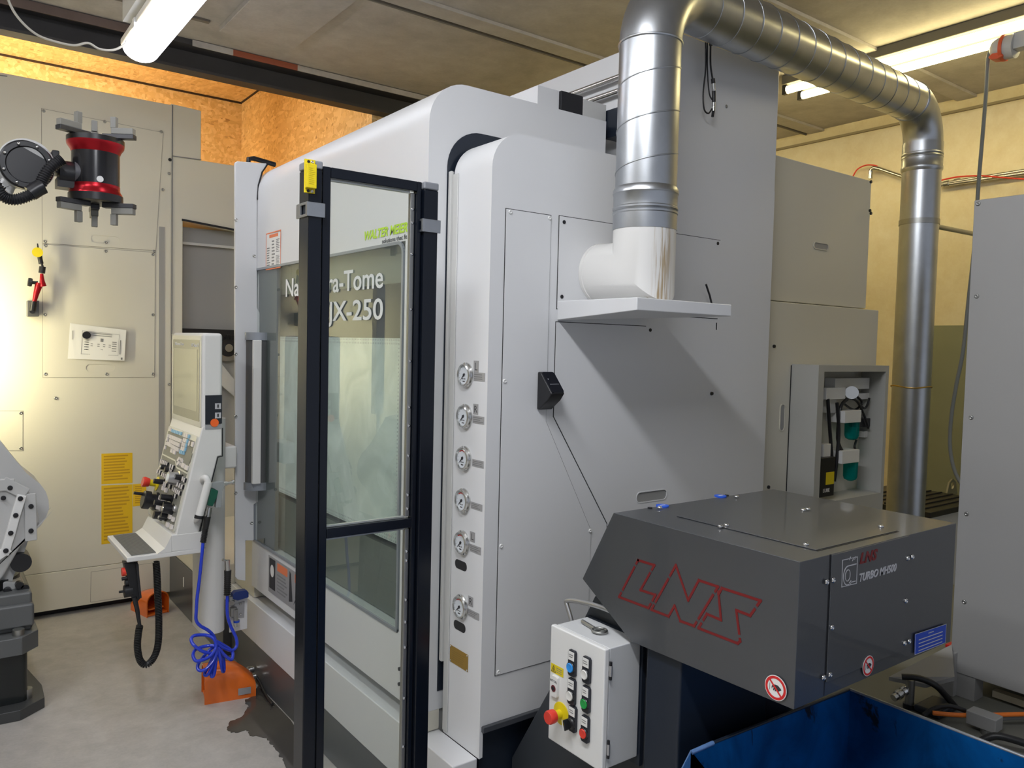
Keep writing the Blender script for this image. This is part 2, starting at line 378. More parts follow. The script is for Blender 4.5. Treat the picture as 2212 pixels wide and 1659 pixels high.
def fit(F, p0, p1, cap, s, m, parent, name='lettering', n=.0012, shear=0., bold=0., ext=.0003, label=None):
    """one line of text from image point p0 (baseline left) to the column of p1, capitals reaching image row cap above p1"""
    a = F.px(*p0); b = F.px(*p1); hc = F.px(p1[0], cap)[1]-b[1]
    c = bpy.data.curves.new(name, 'FONT'); c.body = s; c.size = 1; c.extrude = 0; c.shear = shear; c.offset = bold; c.resolution_u = 3; c.extrude = ext
    o = bpy.data.objects.new('tmp', c); COL.objects.link(o); bpy.context.view_layer.update()
    me = bpy.data.meshes.new_from_object(o.evaluated_get(bpy.context.evaluated_depsgraph_get())); COL.objects.unlink(o); bpy.data.objects.remove(o); me.name = name
    x0 = min(q.co.x for q in me.vertices); x1 = max(q.co.x for q in me.vertices); sx = (b[0]-a[0])/(x1-x0); sy = hc/.70; org = ORG[parent.name]
    for q in me.vertices: q.co = F.p(a[0]+(q.co.x-x0)*sx, a[1]+(b[1]-a[1])*(q.co.x-x0)/(x1-x0)*0+q.co.y*sy, n+q.co.z) - org
    me.materials.clear(); me.materials.append(M[m]); ob = bpy.data.objects.new(name, me); COL.objects.link(ob); ob.parent = parent; ORG[ob.name] = org
    if label: ob['label'] = label
    return ob
_sm = {}
def screw(F, u, v, r, parent, m='steel', n=0., name='screw', h=.55):
    key = (tuple(round(q, 3) for q in F.n), r, m, name)
    if key not in _sm:
        mb = MB(); mb.lathe((0, 0, 0), F.n, [(r, 0), (r, r*h*.35), (r*.8, r*h*.8), (r*.45, r*h), (r*.42, r*h*.55)], 14)
        me = bpy.data.meshes.new(name); me.from_pydata(mb.v, [], mb.f); me.materials.append(M[m]); me.shade_smooth(); _sm[key] = me
    o = bpy.data.objects.new(name, _sm[key]); COL.objects.link(o); o.parent = parent; o.location = F.p(u, v, n) - ORG[parent.name]; ORG[o.name] = ORG[parent.name]
    return o
def lines(F, u0, v0, u1, v1, rows, m, parent, n=.001, seed=1, name='print', fill=.45, ragged=.35):
    rn = random.Random(seed); mb = MB(); dv = (v1-v0)/rows
    for i in range(rows):
        vv = v1-(i+.5)*dv; w = (u1-u0)*(1-rn.random()*ragged); mb.fbox(F, u0, u0+w, vv-dv*fill/2, vv+dv*fill/2, n, n+.0003)
    return mb.build(name, m, parent)
def strip(mb, F, pts, w, n0, n1, closed=False):
    """flat line of width w along pts on the frame"""
    m = len(pts)
    for i in range(m if closed else m-1):
        a = Vector(pts[i]); b = Vector(pts[(i+1) % m]); d = (b-a).normalized(); q = Vector((-d.y, d.x))*w/2; e = d*w/2
        mb.prism(F, [[tuple(a-q-e), tuple(b-q+e), tuple(b+q+e), tuple(a+q-e)]], n0, n1+(.00002*(i % 7) if n1 > n0 else 0))

# ================================================================== ROOM
ZC = 3.25; XW = 5.32
fl = struct(MB().box(-4.2, 5.5, -2.0, 7.7, -.1, 0).build('floor', 'floor'))
struct(MB().box(-4.2, 5.5, -2.0, 4.78, ZC, ZC+.15).build('ceiling', 'ceil'))
struct(MB().box(XW, XW+.15, -2.0, 7.7, 0, 4.0).build('wall_right', 'rwall'))
struct(MB().box(-4.2, 2.5, 7.5, 7.6, 0, 3.85).build('wall_back', 'osb'))
struct(MB().box(2.38, 2.48, 4.805, 7.5, 0, 3.85).build('wall_partition', 'osb'))
struct(MB().box(-4.2, 2.5, 4.805, 7.6, 3.80, 3.86).build('ceiling_recess', 'osb'))
struct(MB().box(2.49, XW, 4.95, 5.05, 0, ZC+.15).build('wall_rear', 'rwall'))
struct(MB().box(-4.3, -4.2, -2.0, 7.6, 0, 3.9).build('wall_left', 'lwall'))
# dark joint between the boards
struct(MB().box(-4.2, 2.40, 7.485, 7.5, 3.785, 3.80).box(2.368, 2.38, 4.95, 7.5, 3.788, 3.80).build('trim_1', 'osbdark'))
# steel beam along the cell edge
bm_ = MB().box(-4.2, 5.3, 4.70, 4.80, 3.10, 3.115).box(-4.2, 5.3, 4.76, 4.775, 3.115, ZC+.35).box(-4.2, 5.3, 4.64, 4.80, ZC-.03, ZC-.001)
struct(bm_.build('trim_2', 'beam'))
tr = MB()
tr.box(-1.5, .95, 4.63, 4.639, ZC-.05, ZC-.005)
struct(tr.build('trim_3', 'beamrust'))
struct(MB().box(1.20, 1.42, 4.63, 4.639, ZC-.036, ZC-.004).box(1.80, 3.4, 4.63, 4.639, ZC-.036, ZC-.004).build('trim_10', 'ceil'))
struct(MB().box(1.42, 1.80, 4.63, 4.639, ZC-.036, ZC-.004).build('trim_4', mat('rust red primer', (.36, .10, .05), .7)))
# ribs and joints of the concrete ceiling
cb = MB()
for y in (3.50, 2.45, 1.3, .2): cb.box(-4.2, XW, y-.14, y-.02, ZC-.018, ZC+.001)
cb.box(1.26, 1.66, 3.52, 4.35, ZC-.03, ZC+.001); cb.box(4.35, XW, 4.1, 4.2, ZC-.05, ZC+.001)
struct(cb.build('trim_5', 'ceil', bevel=.004))
struct(MB().box(-4.2, XW, 3.505, 3.513, ZC-.020, ZC-.0005).box(-4.2, 1.2, 4.30, 4.33, ZC-.012, ZC-.0005).build('trim_6', mat('dark ceiling joint', (.20, .18, .15), .9)))
# ceiling-wall joint and lower grey-green wainscot on the right wall
struct(MB().box(XW-.02, XW, -2, 7, ZC-.09, ZC-.075).build('trim_7', mat('dark cream joint', (.32, .27, .18), .9)))  # darker cream strip along the top of the wall
struct(MB().box(XW-.012, XW, -1.6, at(2017, 703, x=XW).y, .0, at(2074, 703, x=XW).z).build('trim_8', mat('grey green painted board', (.24, .25, .17), .6, var=.08, vscale=6)))
struct(MB().box(XW-.02, XW, at(2016.5, 703, x=XW).y, at(2008, 703, x=XW).y, 0, at(2010, 703, x=XW).z+.0).build('trim_9', 'rwall'))

# ================================================================== LAMPS
def lamp(label, x, y0, y1, z, hang, dm='tube_cool'):
    t = thing('fluorescent_lamp', label, 'lamp', (x, (y0+y1)/2, z))
    prof = []
    w = .082
    for i in range(13):
        q = PI*i/12; prof.append((w*math.cos(q), -.062*math.sin(q)))
    mb = MB(); N = len(prof); ys = [(y0, .35), (y0+.012, .8), (y0+.04, 1), (y1-.04, 1), (y1-.012, .8), (y1, .35)]
    vs = []; fs = []
    for yy, s_ in ys:
        for a, b in prof: vs.append((x+a*s_, yy, z+.062+b*s_))
    for i in range(len(ys)-1):
        for k in range(N-1): fs.append((i*N+k, i*N+k+1, (i+1)*N+k+1, (i+1)*N+k))
        fs.append((i*N, (i+1)*N, (i+1)*N+N-1, i*N+N-1))
    fs.append(list(range(N))); fs.append([(len(ys)-1)*N+k for k in range(N)])
    mb.add(vs, fs).build('diffuser', dm, t, smooth=50)
    MB().box(x-.088, x+.088, y0+.02, y1-.02, z+.0635, z+.1).build('housing', 'white', t, bevel=.008)
    if hang:
        MB().box(x-.12, x-.03, y0+.25, y1-.25, z+.1005, ZC-.001).build('mounting_rail', 'paint_grey', t)
        cl = MB()
        for yy in (y1-.35, y1-1.0): cl.box(x-.095, x-.088, yy-.02, yy+.02, z+.05, z+.09)
        cl.build('clip', 'white', t)
    else:
        MB().cyl((x, y0+.3, z+.1), (x, y0+.3, ZC), .006).cyl((x, y1-.3, z+.1), (x, y1-.3, ZC), .006).build('hanger', 'steel', t)
    return t
lp = at(305, 150, z=2.95)
lamp('white waterproof tube lamp hanging below the ceiling at upper left, glowing cool white', .86, 2.75, 4.30, 2.945, True)
lamp('cool white tube lamp above the aisle outside the picture', .10, -.1, 1.4, 3.08, False, 'tube_hall')
lamp('cool white tube lamp added out of view over the robot cell', -.9, 1.9, 3.4, 3.08, False, 'tube_fill')  # unseen lamp added to brighten the floor, far machine and front faces
# warm two-tube battens on the ceiling at the right
def batten(label, x, y0, y1):
    t = thing('twin_tube_batten', label, 'lamp', (x, (y0+y1)/2, ZC-.08))
    MB().box(x-.10, x+.10, y0, y1, ZC-.055, ZC-.001).build('housing', mat('cream batten', (.13, .12, .09), .7), t, bevel=.005)
    for s_ in (-.078, .078):
        MB().cyl((x+s_, y0+.03, ZC-.085), (x+s_, y1-.03, ZC-.085), .022, 16).build('fluorescent_tube', 'tube_warm', t, smooth=40)
        MB().box(x+s_-.012, x+s_+.012, y1-.03, y1, ZC-.11, ZC-.055).box(x+s_-.012, x+s_+.012, y0, y0+.03, ZC-.11, ZC-.055).build('tube_holder', 'black', t)
    return t
bx_ = at(1885, 130, z=ZC-.08)
batten('long twin tube batten lit yellow white on the right ceiling above the duct', 4.22, .9, 2.9)
batten('short twin tube end showing under the silver duct beside the tall cabinet', at(1725, 185, z=ZC-.08).x, 3.15, 4.55)
# amber strip light on top of the far machine, and one on the left behind the robot
def strip_light(label, p0, p1, r, m):
    t = thing('strip_light', label, 'lamp', tuple((Vector(p0)+Vector(p1))/2))
    MB().cyl(p0, p1, r, 14).build('fluorescent_tube', m, t, smooth=40)
    p0 = Vector(p0); p1 = Vector(p1); off = Vector((0, 0, r+.018))
    if abs(p1.z-p0.z) > .1:
        MB().box(p0.x-.03, p0.x+.03, p0.y-r-.04, p0.y-r-.003, p0.z-.02, p1.z+.02).box(p0.x+r+.008, p0.x+r+.012, p0.y-r-.04, p0.y, p0.z-.02, p1.z+.02).cyl((p0.x, p0.y-r-.02, 0), (p0.x, p0.y-r-.02, p0.z), .012).build('housing', 'white', t); return t  # side flange added to keep this tube's light off the door window
    a = p0+off; b = p1+off
    MB().box(min(a.x, b.x)-.02, max(a.x, b.x)+.02, min(a.y, b.y)-.02, max(a.y, b.y)+.02, a.z-.016, a.z+.02).build('housing', 'white', t)
    return t
strip_light('amber strip light standing on top of the beige machine', (-.6, 6.6, 3.05), (1.2, 6.6, 3.05), .02, 'tube_osb')
strip_light('warm strip light behind the robot outside the picture', (.06, 4.72, 1.15), (.06, 4.72, 1.95), .02, 'tube_side')

# ================================================================== FAR MACHINE (left back)
def left_cabinet():
    t = thing('machining_centre', 'tall beige machine enclosure behind the robot with yellow stickers', 'machine', (.2, 5.6, 0))
    F = FY(5.05)
    b = MB().box(-2.4, 1.19, 5.05, 6.3, .26, 2.985)
    b.box(1.19, 1.36, 5.05, 6.3, 2.685, 2.985)
    b.build('enclosure', 'paint_beige', t, bevel=.006)
    b = MB(); u0, v0 = F.px(395, 475); u1 = 1.62
    hole = [(u0, .9), (1.60, .9), (1.60, F.px(500, 497)[1]), (u0, v0)]
    MB().prism(F, [[(1.195, .26), (1.66, .26), (1.66, 2.685), (1.195, 2.685)], hole], -.9, -.002).build('side_enclosure', 'paint_beige', t, bevel=.003)
    fr = MB(); strip(fr, F, hole[1:], .012, -.004, .004); fr.build('door_seal', 'black', t)
    MB().box(u0+.0, 1.60, 5.14, 5.16, .9, hole[2][1]).build('inner_door', 'cabgrey', t)
    q = MB(); a = F.px(400, 525, -.08); q.fbox(F, u0+.01, 1.59, a[1]-.01, a[1]+.005, -.09, -.06); q.build('door_lip', 'paint_grey', t)
    # hose reel seen through the opening
    MB().box(u0, 1.60, 5.10, 5.14, F.px(490, 740)[1]-.03, F.px(490, 712)[1]).build('shelf', 'black', t)
    c = F.px(497, 745); 
    for k, (rad, mm, nn) in enumerate(((.085, 'steeld', .0), (.055, 'black', .012), (.025, 'steel', .03))):
        MB().cyl(F.p(c[0], c[1]-.02, -.05+nn-.02), F.p(c[0], c[1]-.02, -.05+nn), rad, 28).build('reel_disc', mm, t, smooth=40)
    MB().prism(F, [[F.px(480, 785), F.px(508, 820), (1.62, F.px(508, 870)[1]), F.px(478, 830)]], -.04, -.02).build('chute', 'paint_grey', t)
    MB().box(-2.4, 1.19, 5.052, 6.3, .10, .26).build('plinth', 'cabgrey', t)
    MB().box(-2.4, 1.19, 5.049, 5.06, F.px(73, 1330)[1]+.014, .26).build('lower_skirt', 'paint_beige', t, bevel=.003)
    MB().box(-2.4, 1.19, 5.12, 6.2, 0, .09).build('base', 'blackmat', t)
    # panels with a hairline gap and screws
    def plate(L, holes=(), name='access_panel'):
        MB().prism(F, [F.pxs(L)] + [F.pxs(h) if isinstance(h[0][0], (int, float)) and h[0][0] > 5 else h for h in holes], .0005, .003).build(name, 'paint_beige', t)
        g = MB(); strip(g, F, F.pxs(L), .005, .0, .0012, True); g.build('panel_gap', mat('gap', (.30, .28, .24), .8) if 'gap' not in bpy.data.materials else bpy.data.materials['gap'], t)
    def slot(cx, cy, w=.075, h=.022):
        u, v = F.px(cx, cy); return rr(u-w, v-h, u+w, v+h, h*.98)
    plate([(90, 235), (352, 287), (336, 541), (92, 525)], [slot(228, 518)])
    plate([(92, 528), (335, 546), (333, 815), (93, 815)], [slot(217, 795)])
    plate([(-40, 888), (49, 888), (49, 973), (-40, 973)])
    plate([(197, 1236), (330, 1216), (330, 1280), (196, 1300)])
    u = F.px(350, 700)[0]; MB().fbox(F, u-.018, u+.014, F.px(350, 1195)[1], F.px(350, 490)[1], -.001, .002).build('vent_slot', 'cabgrey', t)
    for L in ([(373, 228), (372, 340)], ):
        pass
    g = MB(); strip(g, F, F.pxs([(372.5, 228), (371, 720)]), .006, 0, .0025); strip(g, F, F.pxs([(372.5, 337), (434, 345)]), .005, 0, .0025)
    strip(g, F, [(-2.0, 2.80), (.36, 2.97)], .006, 0, .002); g.build('seam', 'inkgrey', t)
    for a, b_ in ((94, 240), (226, 263), (348, 285), (97, 522), (228, 524), (332, 543), (98, 531), (228, 543), (330, 550), (97, 680), (330, 680), (98, 808), (230, 808), (330, 808), (351, 410), (365, 375), (120, 860), (45, 892), (45, 968), (365, 830)):
        q = F.px(a, b_); screw(F, q[0], q[1], .009, t, 'steeld', .003)
    q = F.px(367, 345); screw(F, q[0], q[1], .010, t, 'black', .0)
    # yellow instruction stickers
    for k, (L, rows) in enumerate((([(219, 980), (286, 978), (286, 1043), (219, 1046)], 9), ([(219, 1049), (286, 1046), (286, 1168), (219, 1176)], 16), ([(287, 1046), (316, 1044), (316, 1091), (287, 1094)], 9))):
        Q = F.pxs(L); s_ = MB().prism(F, [Q], .0002, .0012).build('sticker', 'yellow', t, label='yellow instruction sticker')
        lines(F, Q[0][0]+.012, Q[3][1]+.015, Q[1][0]-.012, Q[0][1]-.01, rows, mat('sticker print', (.55, .30, .01), .6) if 'sticker print' not in bpy.data.materials else bpy.data.materials['sticker print'], s_, .0013, k+3)
    # dark lower cabinet running along towards the camera
    MB().box(1.19, 1.60, 3.967, 5.05, .29, .47).build('coolant_tray', 'paint_beige', t, bevel=.006)
    MB().box(1.185, 1.60, 3.967, 5.05, .0, .29).build('coolant_base', 'paint_dgrey', t, bevel=.004)
    G = FX(1.185)
    for yy in (4.72, 4.47): MB().fbox(G, -yy-.01, -yy+.005, .16, .215, 0, .002).build('marking', 'paper', t)
    return t
left_cabinet()
FL = FY(5.05)
# printed sheet under a magnet
Q = FL.pxs([(151, 698), (271, 713), (267, 779), (146, 775)])
sh = MB(); NU = 8
for k in (0, 1):
    pass
vs = []; fs = []
for i in range(NU+1):
    a = i/NU; top = Vector(Q[0]).lerp(Vector(Q[1]), a); bot = Vector(Q[3]).lerp(Vector(Q[2]), a)
    for j, q in enumerate((top, bot)):
        bow = .004+.035*max(0, a-.35)**1.5+(.006 if j else 0)*math.sin(a*3)
        for d in (0, .0006): vs.append(FL.p(q.x, q.y, bow+d))
for i in range(NU):
    b0 = i*4; b1 = b0+4
    fs += [(b0+1, b1+1, b1+3, b0+3), (b0, b0+2, b1+2, b1), (b0, b1, b1+1, b0+1), (b0+2, b0+3, b1+3, b1+2)]
fs += [(0, 1, 3, 2), (NU*4, NU*4+2, NU*4+3, NU*4+1)]
sheet = tag(sh.add(vs, fs).build('paper_sheet', 'paper'), 'white printed diagram sheet held on the beige machine by a round black magnet', 'paper')
def bowat(a): return .0052+.035*max(0, a-.35)**1.5
pr_ = MB()
def onsheet(a0, a1, b0, b1):
    for i in range(3):
        aa, ab = a0+(a1-a0)*i/3, a0+(a1-a0)*(i+1)/3; c = []
        for a in (aa, ab):
            for b in (b0, b1): q = Vector(Q[0]).lerp(Vector(Q[1]), a).lerp(Vector(Q[3]).lerp(Vector(Q[2]), a), b); c.append(FL.p(q.x, q.y, bowat(a)+.0035))
        pr_.add(c, [(0, 1, 3, 2)])
onsheet(.22, .88, .17, .178); onsheet(.22, .88, .84, .848); onsheet(.22, .226, .17, .84); onsheet(.875, .88, .17, .84)
for b in (.20, .26): onsheet(.35, .75, b, b+.018)
for a in (.38, .50, .60, .70):
    for b in (.52, .58): onsheet(a, a+.04, b, b+.02)
for a, w in ((.27, .06), (.30, .05), (.76, .08), (.78, .06)):
    for b in (.42, .48, .55, .62, .70): onsheet(a, a+w, b, b+.022)
onsheet(.90, .915, .35, .8); onsheet(.93, .96, .90, .97); onsheet(.55, .6, .35, .45); onsheet(.55, .6, .68, .76); onsheet(.05, .06, .2, .45)
o = pr_.build('print', 'inkgrey', sheet); o['kind'] = 'structure'; del o['kind']
q = FL.px(186, 724); tag(MB().cyl(FL.p(q[0], q[1], .0075), FL.p(q[0], q[1], .022), .021, 24).build('magnet', 'black', smooth=40), 'round black magnet pinning the paper sheet on the beige machine', 'magnet')
# magnetic articulated stand with dial indicator
st = thing('magnetic_stand', 'red jointed magnetic indicator stand clamped on the beige machine', 'tool', tuple(FL.p(*FL.px(70, 668), .03)))
a = FL.pxs([(57, 650), (82, 650), (82, 684), (57, 684)]); MB().prism(FL, [a], .0005, .055).build('magnet_base', mat('ground steel base', (.16, .16, .16), .4, metal=.6), st, bevel=.003)
n_ = .075
def F3(x, y, n=n_): return FL.p(*FL.px(x, y, n), n)
MB().cyl(F3(70, 672), F3(73, 651), .017, 14).cyl(F3(70, 672, .055), F3(70, 672, .085), .014, 14).build('clamp_joint', 'black', st, smooth=40)
MB().tube([F3(74, 652), F3(79, 632), F3(85, 612)], .012, 12, rf=lambda t_: .010+.010*t_).tube([F3(93, 618, .08), F3(91, 607, .085), F3(90, 591, .085)], .012, 12, rf=lambda t_: .017-.009*t_).build('arm', 'redano', st, smooth=50)
MB().cyl(F3(64, 610), F3(82, 611), .009).lathe(F3(60, 609), F3(66, 610)-F3(60, 609), [(.022, 0), (.024, .01), (.022, .02)], 10).build('locking_knob', 'black', st, smooth=35)
MB().cyl(F3(90, 590), F3(92, 576), .016, 12).cyl(F3(92, 576), F3(86, 556), .006).cyl(F3(89, 570), F3(83, 543), .012).cyl(F3(84, 550), F3(81, 526), .007, 12, .003).build('holder', 'black', st, smooth=40)
MB().cyl(F3(81, 545, .07), F3(81, 545, .10), .026, 24).build('dial_indicator', 'yellow2', st, smooth=40)

# ================================================================== TURNING CENTRE (main machine)
mc = thing('turning_centre', 'large white turning centre with dark door window, pressure gauges and a grey side panel', 'machine', (1.9, 2.9, 0))
XB, YB, ZT = 1.225, 2.09, 2.405        # body front face, body side face, body top
YL = 3.66                              # far end of the body
def arc(cx, cz, r, a0, a1, k=10): return [(cx+r*math.cos(R(a0+(a1-a0)*i/k)), cz+r*math.sin(R(a0+(a1-a0)*i/k))) for i in range(k+1)]
FB = FY(YB)
body = MB()
rT = .135
body.prism(FB, [[(XB, 1.925)] + arc(XB+rT, ZT-rT, rT, 180, 90) + [(1.95, ZT), (1.95, 1.925)]], 0, -(YL-YB))
body.fbox(FB, XB, 1.95, .44, .66, 0, -(YL-YB)); body.fbox(FB, XB, 1.95, .66, 1.925, 0, -.135); body.fbox(FB, XB, 1.95, .66, 1.925, -(YL-YB)+.03, -(YL-YB))
body.fbox(FB, 1.90, 1.95, .66, 1.925, -.135, -(YL-YB)+.03)
body.build('enclosure', 'paint', mc, smooth=30)
# interior
MB().box(1.27, 1.29, YB+.17, YL-.04, .665, .90).box(1.88, 1.895, YB+.17, YL-.04, .90, 1.92).build('interior_wall', 'inner', mc)
MB().box(1.29, 1.88, YB+.17, YL-.04, .66, .675).build('interior_floor', 'inner', mc)
MB().lathe((1.30, 3.05, 1.28), (1, 0, 0), [(.0, 0), (.16, .0), (.18, .03), (.18, .30)], 32).build('spindle_head', 'inner', mc, smooth=35)
MB().box(1.45, 1.62, 2.75, 2.98, .95, 1.5).box(1.42, 1.7, 2.35, 2.6, .68, 1.25).build('turret_block', mat('dark steel', (.10, .10, .10), .4, metal=.6), mc, bevel=.02)
MB().box(1.262, 1.268, YB+.14, YL-.04, 1.80, 1.9245).build('added_screen', 'inner', mc)  # added screen behind the glass; keeps the window top dark
# door glass, borders, inner milky window
FD = FX(XB)
gy0, gy1 = 3.63, 2.238; gz0, gz1 = .662, 1.922
go = [(-gy0, gz0), (-gy1, gz0)] + [(-gy1-.035+.035*math.cos(R(a_)), gz1-.035+.035*math.sin(R(a_))) for a_ in range(0, 91, 15)] + [(-gy0, gz1)]
MB().prism(FD, [go], -.012, -.002).build('door_window', 'doorglass', mc, label='dark tinted door window')
gb = MB(); gb.fbox(FD, -gy0, -3.40, gz0, gz1, -.030, -.013); gb.build('window_border', mat('grey printed window border', (.13, .135, .14), .4), mc)
ed = MB(); strip(ed, FD, go, .010, -.004, .0035, True); ed.build('window_frame', 'silver', mc)
gi = [FD.px(583, 727, -.03), FD.px(868, 724, -.03), FD.px(872, 1134, -.03), FD.px(583, 1055, -.03)]
yA, yB_ = -gi[0][0], -gi[1][0]; zA, zB_ = gi[0][1], FD.px(640, 1078, -.03)[1]
MB().fbox(FD, -yA, -yB_, zB_, zA, -.034, -.030).build('inner_window', 'guard', mc, label='milky inner window')
dots = MB()
def dotrow(a, b, axis):
    n = int(abs(b-a)/.013)
    for i in range(n):
        q = a+(b-a)*(i+.5)/n
        for k in (0, 1):
            u, v = (q, zA-.006-.012*k) if axis == 't' else (q, zB_+.006+.012*k) if axis == 'b' else (-yB_-.006-.012*k, q) if axis == 'r' else (-yA+.006+.012*k, q)
            dots.prism(FD, [circ(u, v, .0035, 6)], -.0298, -.0292)
dotrow(-yA, -yB_, 't'); dotrow(-yA, -yB_, 'b'); dotrow(zB_, zA, 'r'); dotrow(zB_, zA, 'l')
o = dots.build('perforation', 'lettergrey', mc); o['kind'] = 'stuff'
# door writing
fit(FD, (618, 641), (828, 622), 574, 'Nakamura-Tome', 'lettersilver', mc, 'door_lettering', .0015, bold=.012)
fit(FD, (664, 694), (828, 692), 646, 'NTJX-250', 'lettersilver', mc, 'door_lettering', .0015, bold=.012)
fit(FD, (788, 519), (881, 503), 483, 'WALTER MEIER', 'lime', mc, 'logo_lettering', .0015, bold=.03, shear=.25)
fit(FD, (826, 526), (880, 518), 508, 'solutions that fit', 'ink', mc, 'logo_lettering', .0015)
# warning labels on the door
lq = FD.pxs([(576, 506), (607, 503), (607, 577), (576, 578)])
w1 = MB().prism(FD, [lq], .0005, .0015).build('warning_label', 'paper', mc); u0_, u1_ = lq[0][0], lq[1][0]; v1_, v0_ = lq[0][1], lq[2][1]
e_ = MB(); strip(e_, FD, [(u0_, v0_), (u1_, v0_), (u1_, v1_), (u0_, v1_)], .005, .0015, .0019, True); e_.fbox(FD, u0_+.04, u1_-.03, v1_-.022, v1_-.008, .0015, .0019); e_.build('print', mat('orange print', (.75, .20, .08), .6), w1)
hL = v1_-v0_; wL = u1_-u0_
for q_, (fa, fb, fc_, fd_) in enumerate(((.06, .30, .08, .62), (.40, .62, .08, .80), (.70, .94, .08, .35), (.70, .94, .42, .80))): lines(FD, u0_+wL*fa, v0_+hL*fc_, u0_+wL*fb, v0_+hL*fd_, 8, 'inkgrey', w1, .0016, 5+q_)
lq = FD.pxs([(581, 1196), (633, 1226)]); u0_, u1_ = lq[0][0], FD.px(640, 1230)[0]; v0_ = .475; v1_ = FD.px(581, 1196)[1]-.005
w2 = MB().fbox(FD, u0_, u1_, v0_, v1_, .0005, .0015).build('warning_label', 'label', mc)
MB().fbox(FD, u0_+.012, u0_+.085, v0_+.02, v1_-.008, .0016, .002).prism(FD, [[(u0_+.25, v0_+.02), (u0_+.29, v0_+.03), (u0_+.27, v1_-.02), (u0_+.255, v1_-.01)]], .0016, .002).prism(FD, [[(u0_+.30, v0_+.02), (u0_+.36, v0_+.07), (u0_+.37, v1_-.03), (u0_+.33, v0_+.06)]], .0016, .002).build('print', 'ink', w2)
MB().prism(FD, [circ(u0_+.048, (v0_+v1_)/2+.02, .028, 16, .8)], .0021, .0023).build('print', 'paper', w2)
MB().fbox(FD, u0_+.11, u0_+.23, v1_-.045, v1_-.01, .0016, .002).fbox(FD, u0_+.37, u1_-.01, v1_-.045, v1_-.01, .0016, .002).build('print', bpy.data.materials['orange print'], w2)
lines(FD, u0_+.11, v0_+.02, u0_+.23, v1_-.055, 6, 'inkgrey', w2, .0016, 9); lines(FD, u0_+.37, v0_+.02, u1_-.01, v1_-.055, 6, 'inkgrey', w2, .0016, 10)
# base: gully, ledge, skirt
MB().box(1.305, 1.95, 2.10, 3.95, .02, .439).build('base_frame', mat('grey gully', (.42, .42, .40), .5), mc)
MB().box(1.218, 1.304, 1.875, 3.95, .185, .372).build('ledge', 'paint', mc, bevel=.004)
MB().box(1.222, 1.304, 1.90, 3.95, .001, .184).build('skirt', 'paint_dgrey', mc, bevel=.003)
MB().box(1.24, 1.30, 3.67, 3.96, .374, .72).build('corner_block', 'paint_beige', mc, bevel=.004)
MB().box(1.226, 1.30, YB+.0, YB+.04, .376, .4395).build('support_block', 'paint_beige', mc)
# end splash panel (left end of the door)
FE = FY(3.62)
sp = [FE.px(*q) for q in ((508, 352), (512, 348), (577, 353), (562, 385), (556, 425), (556, 665), (566, 683), (566, 1080), (549, 1090), (549, 1168), (531, 1168), (531, 1255), (513, 1252), (508, 1246))]
MB().prism(FE, [sp], -.02, 0).build('splash_panel', 'paint', mc, bevel=.004)
for a_, b_ in ((549, 553), (510, 475), (509, 620), (509, 765), (509, 900), (549, 1046), (509, 1065), (543, 1130)):
    q = FE.px(a_, b_); screw(FE, q[0], q[1], .008, mc, 'steel')
MB().tube([FE.p(*FE.px(543, 352), -.04), FE.p(*FE.px(543, 340), -.04), FE.p(*FE.px(556, 338), -.05), FE.p(*FE.px(603, 352), -.05)], .011, 10).build('top_pipe', 'black', mc, smooth=50)
g = MB(); strip(g, FE, [FE.px(577, 356), FE.px(566, 372), FE.px(558, 400), FE.px(556, 430)], .006, .0, .004); g.build('panel_gap', 'black', mc)
# door handle
hp = [FE.px(532, 728), FE.px(598, 728)]
xh0, xh1 = FY(3.545).px(532, 900)[0], FY(3.56).px(598, 900)[0]; zt_, zb_ = FE.px(560, 735)[1], FE.px(560, 1035)[1]
def hprof(d):
    n_ = 14; L = []
    cx = (xh0+xh1)/2; a_ = (xh1-xh0)/2-d
    for i in range(n_+1): q = PI*i/n_; L.append((cx-a_*math.cos(q), -(.06-d)*math.sin(q)))
    return L
def hcap(z0, z1, d, m, nm):
    mb = MB(); F = Fr((0, 3.575, z0), (1, 0, 0), (0, 1, 0)); mb.prism(F, [hprof(d)], 0, z1-z0); return mb.build(nm, m, mc, smooth=40)
hcap(zt_-.0, zt_+.035, 0, 'silver', 'handle_cap'); hcap(zb_-.035, zb_, 0, 'silver', 'handle_cap')
hcap(zb_, zt_, .006, mat('dark grey handle insert', (.10, .10, .10), .3), 'door_handle')
MB().box(FY(3.51).px(545, 900)[0], FY(3.51).px(563, 900)[0], 3.500, 3.52, zb_, zt_).build('handle_strip', 'pendant', mc, bevel=.003)
# side cover with rounded top and gauge column
XC, YS, ZS = 1.305, 1.868, 2.22
FS = FY(YS)
cov = MB(); rC = .11
cov.prism(FS, [[(XC, .372)] + arc(XC+rC, ZS-rC, rC, 180, 90) + [(2.64, ZS), (2.64, .47), (1.45, .47), (XC+.012, .47), (XC+.012, .374)]], 0, -.203)
cov.build('side_cover', 'paint', mc, smooth=30)
MB().prism(FB, [[(XC-.014, .5)] + arc(XC+rC-.002, ZS-rC+.034, rC+.012, 180, 90) + [(1.60, ZS+.046), (1.60, 2.0), (XC+.1, 2.0), (XC+.1, .5)]], .0, .003).build('opening_shade', 'navy', mc)  # dark plate laid on the body, painted as the shade inside the opening
FC = FX(XC)
MB().box(XC-.012, XC-.0005, YS+.202, YS+.218, .60, 2.13).build('column_return', 'paint_grey', mc, bevel=.003)
MB().fbox(FC, -(YS+.203), -(YS+.175), .38, 2.12, .0, .004).build('column_trim', 'paint_grey', mc, bevel=.002)
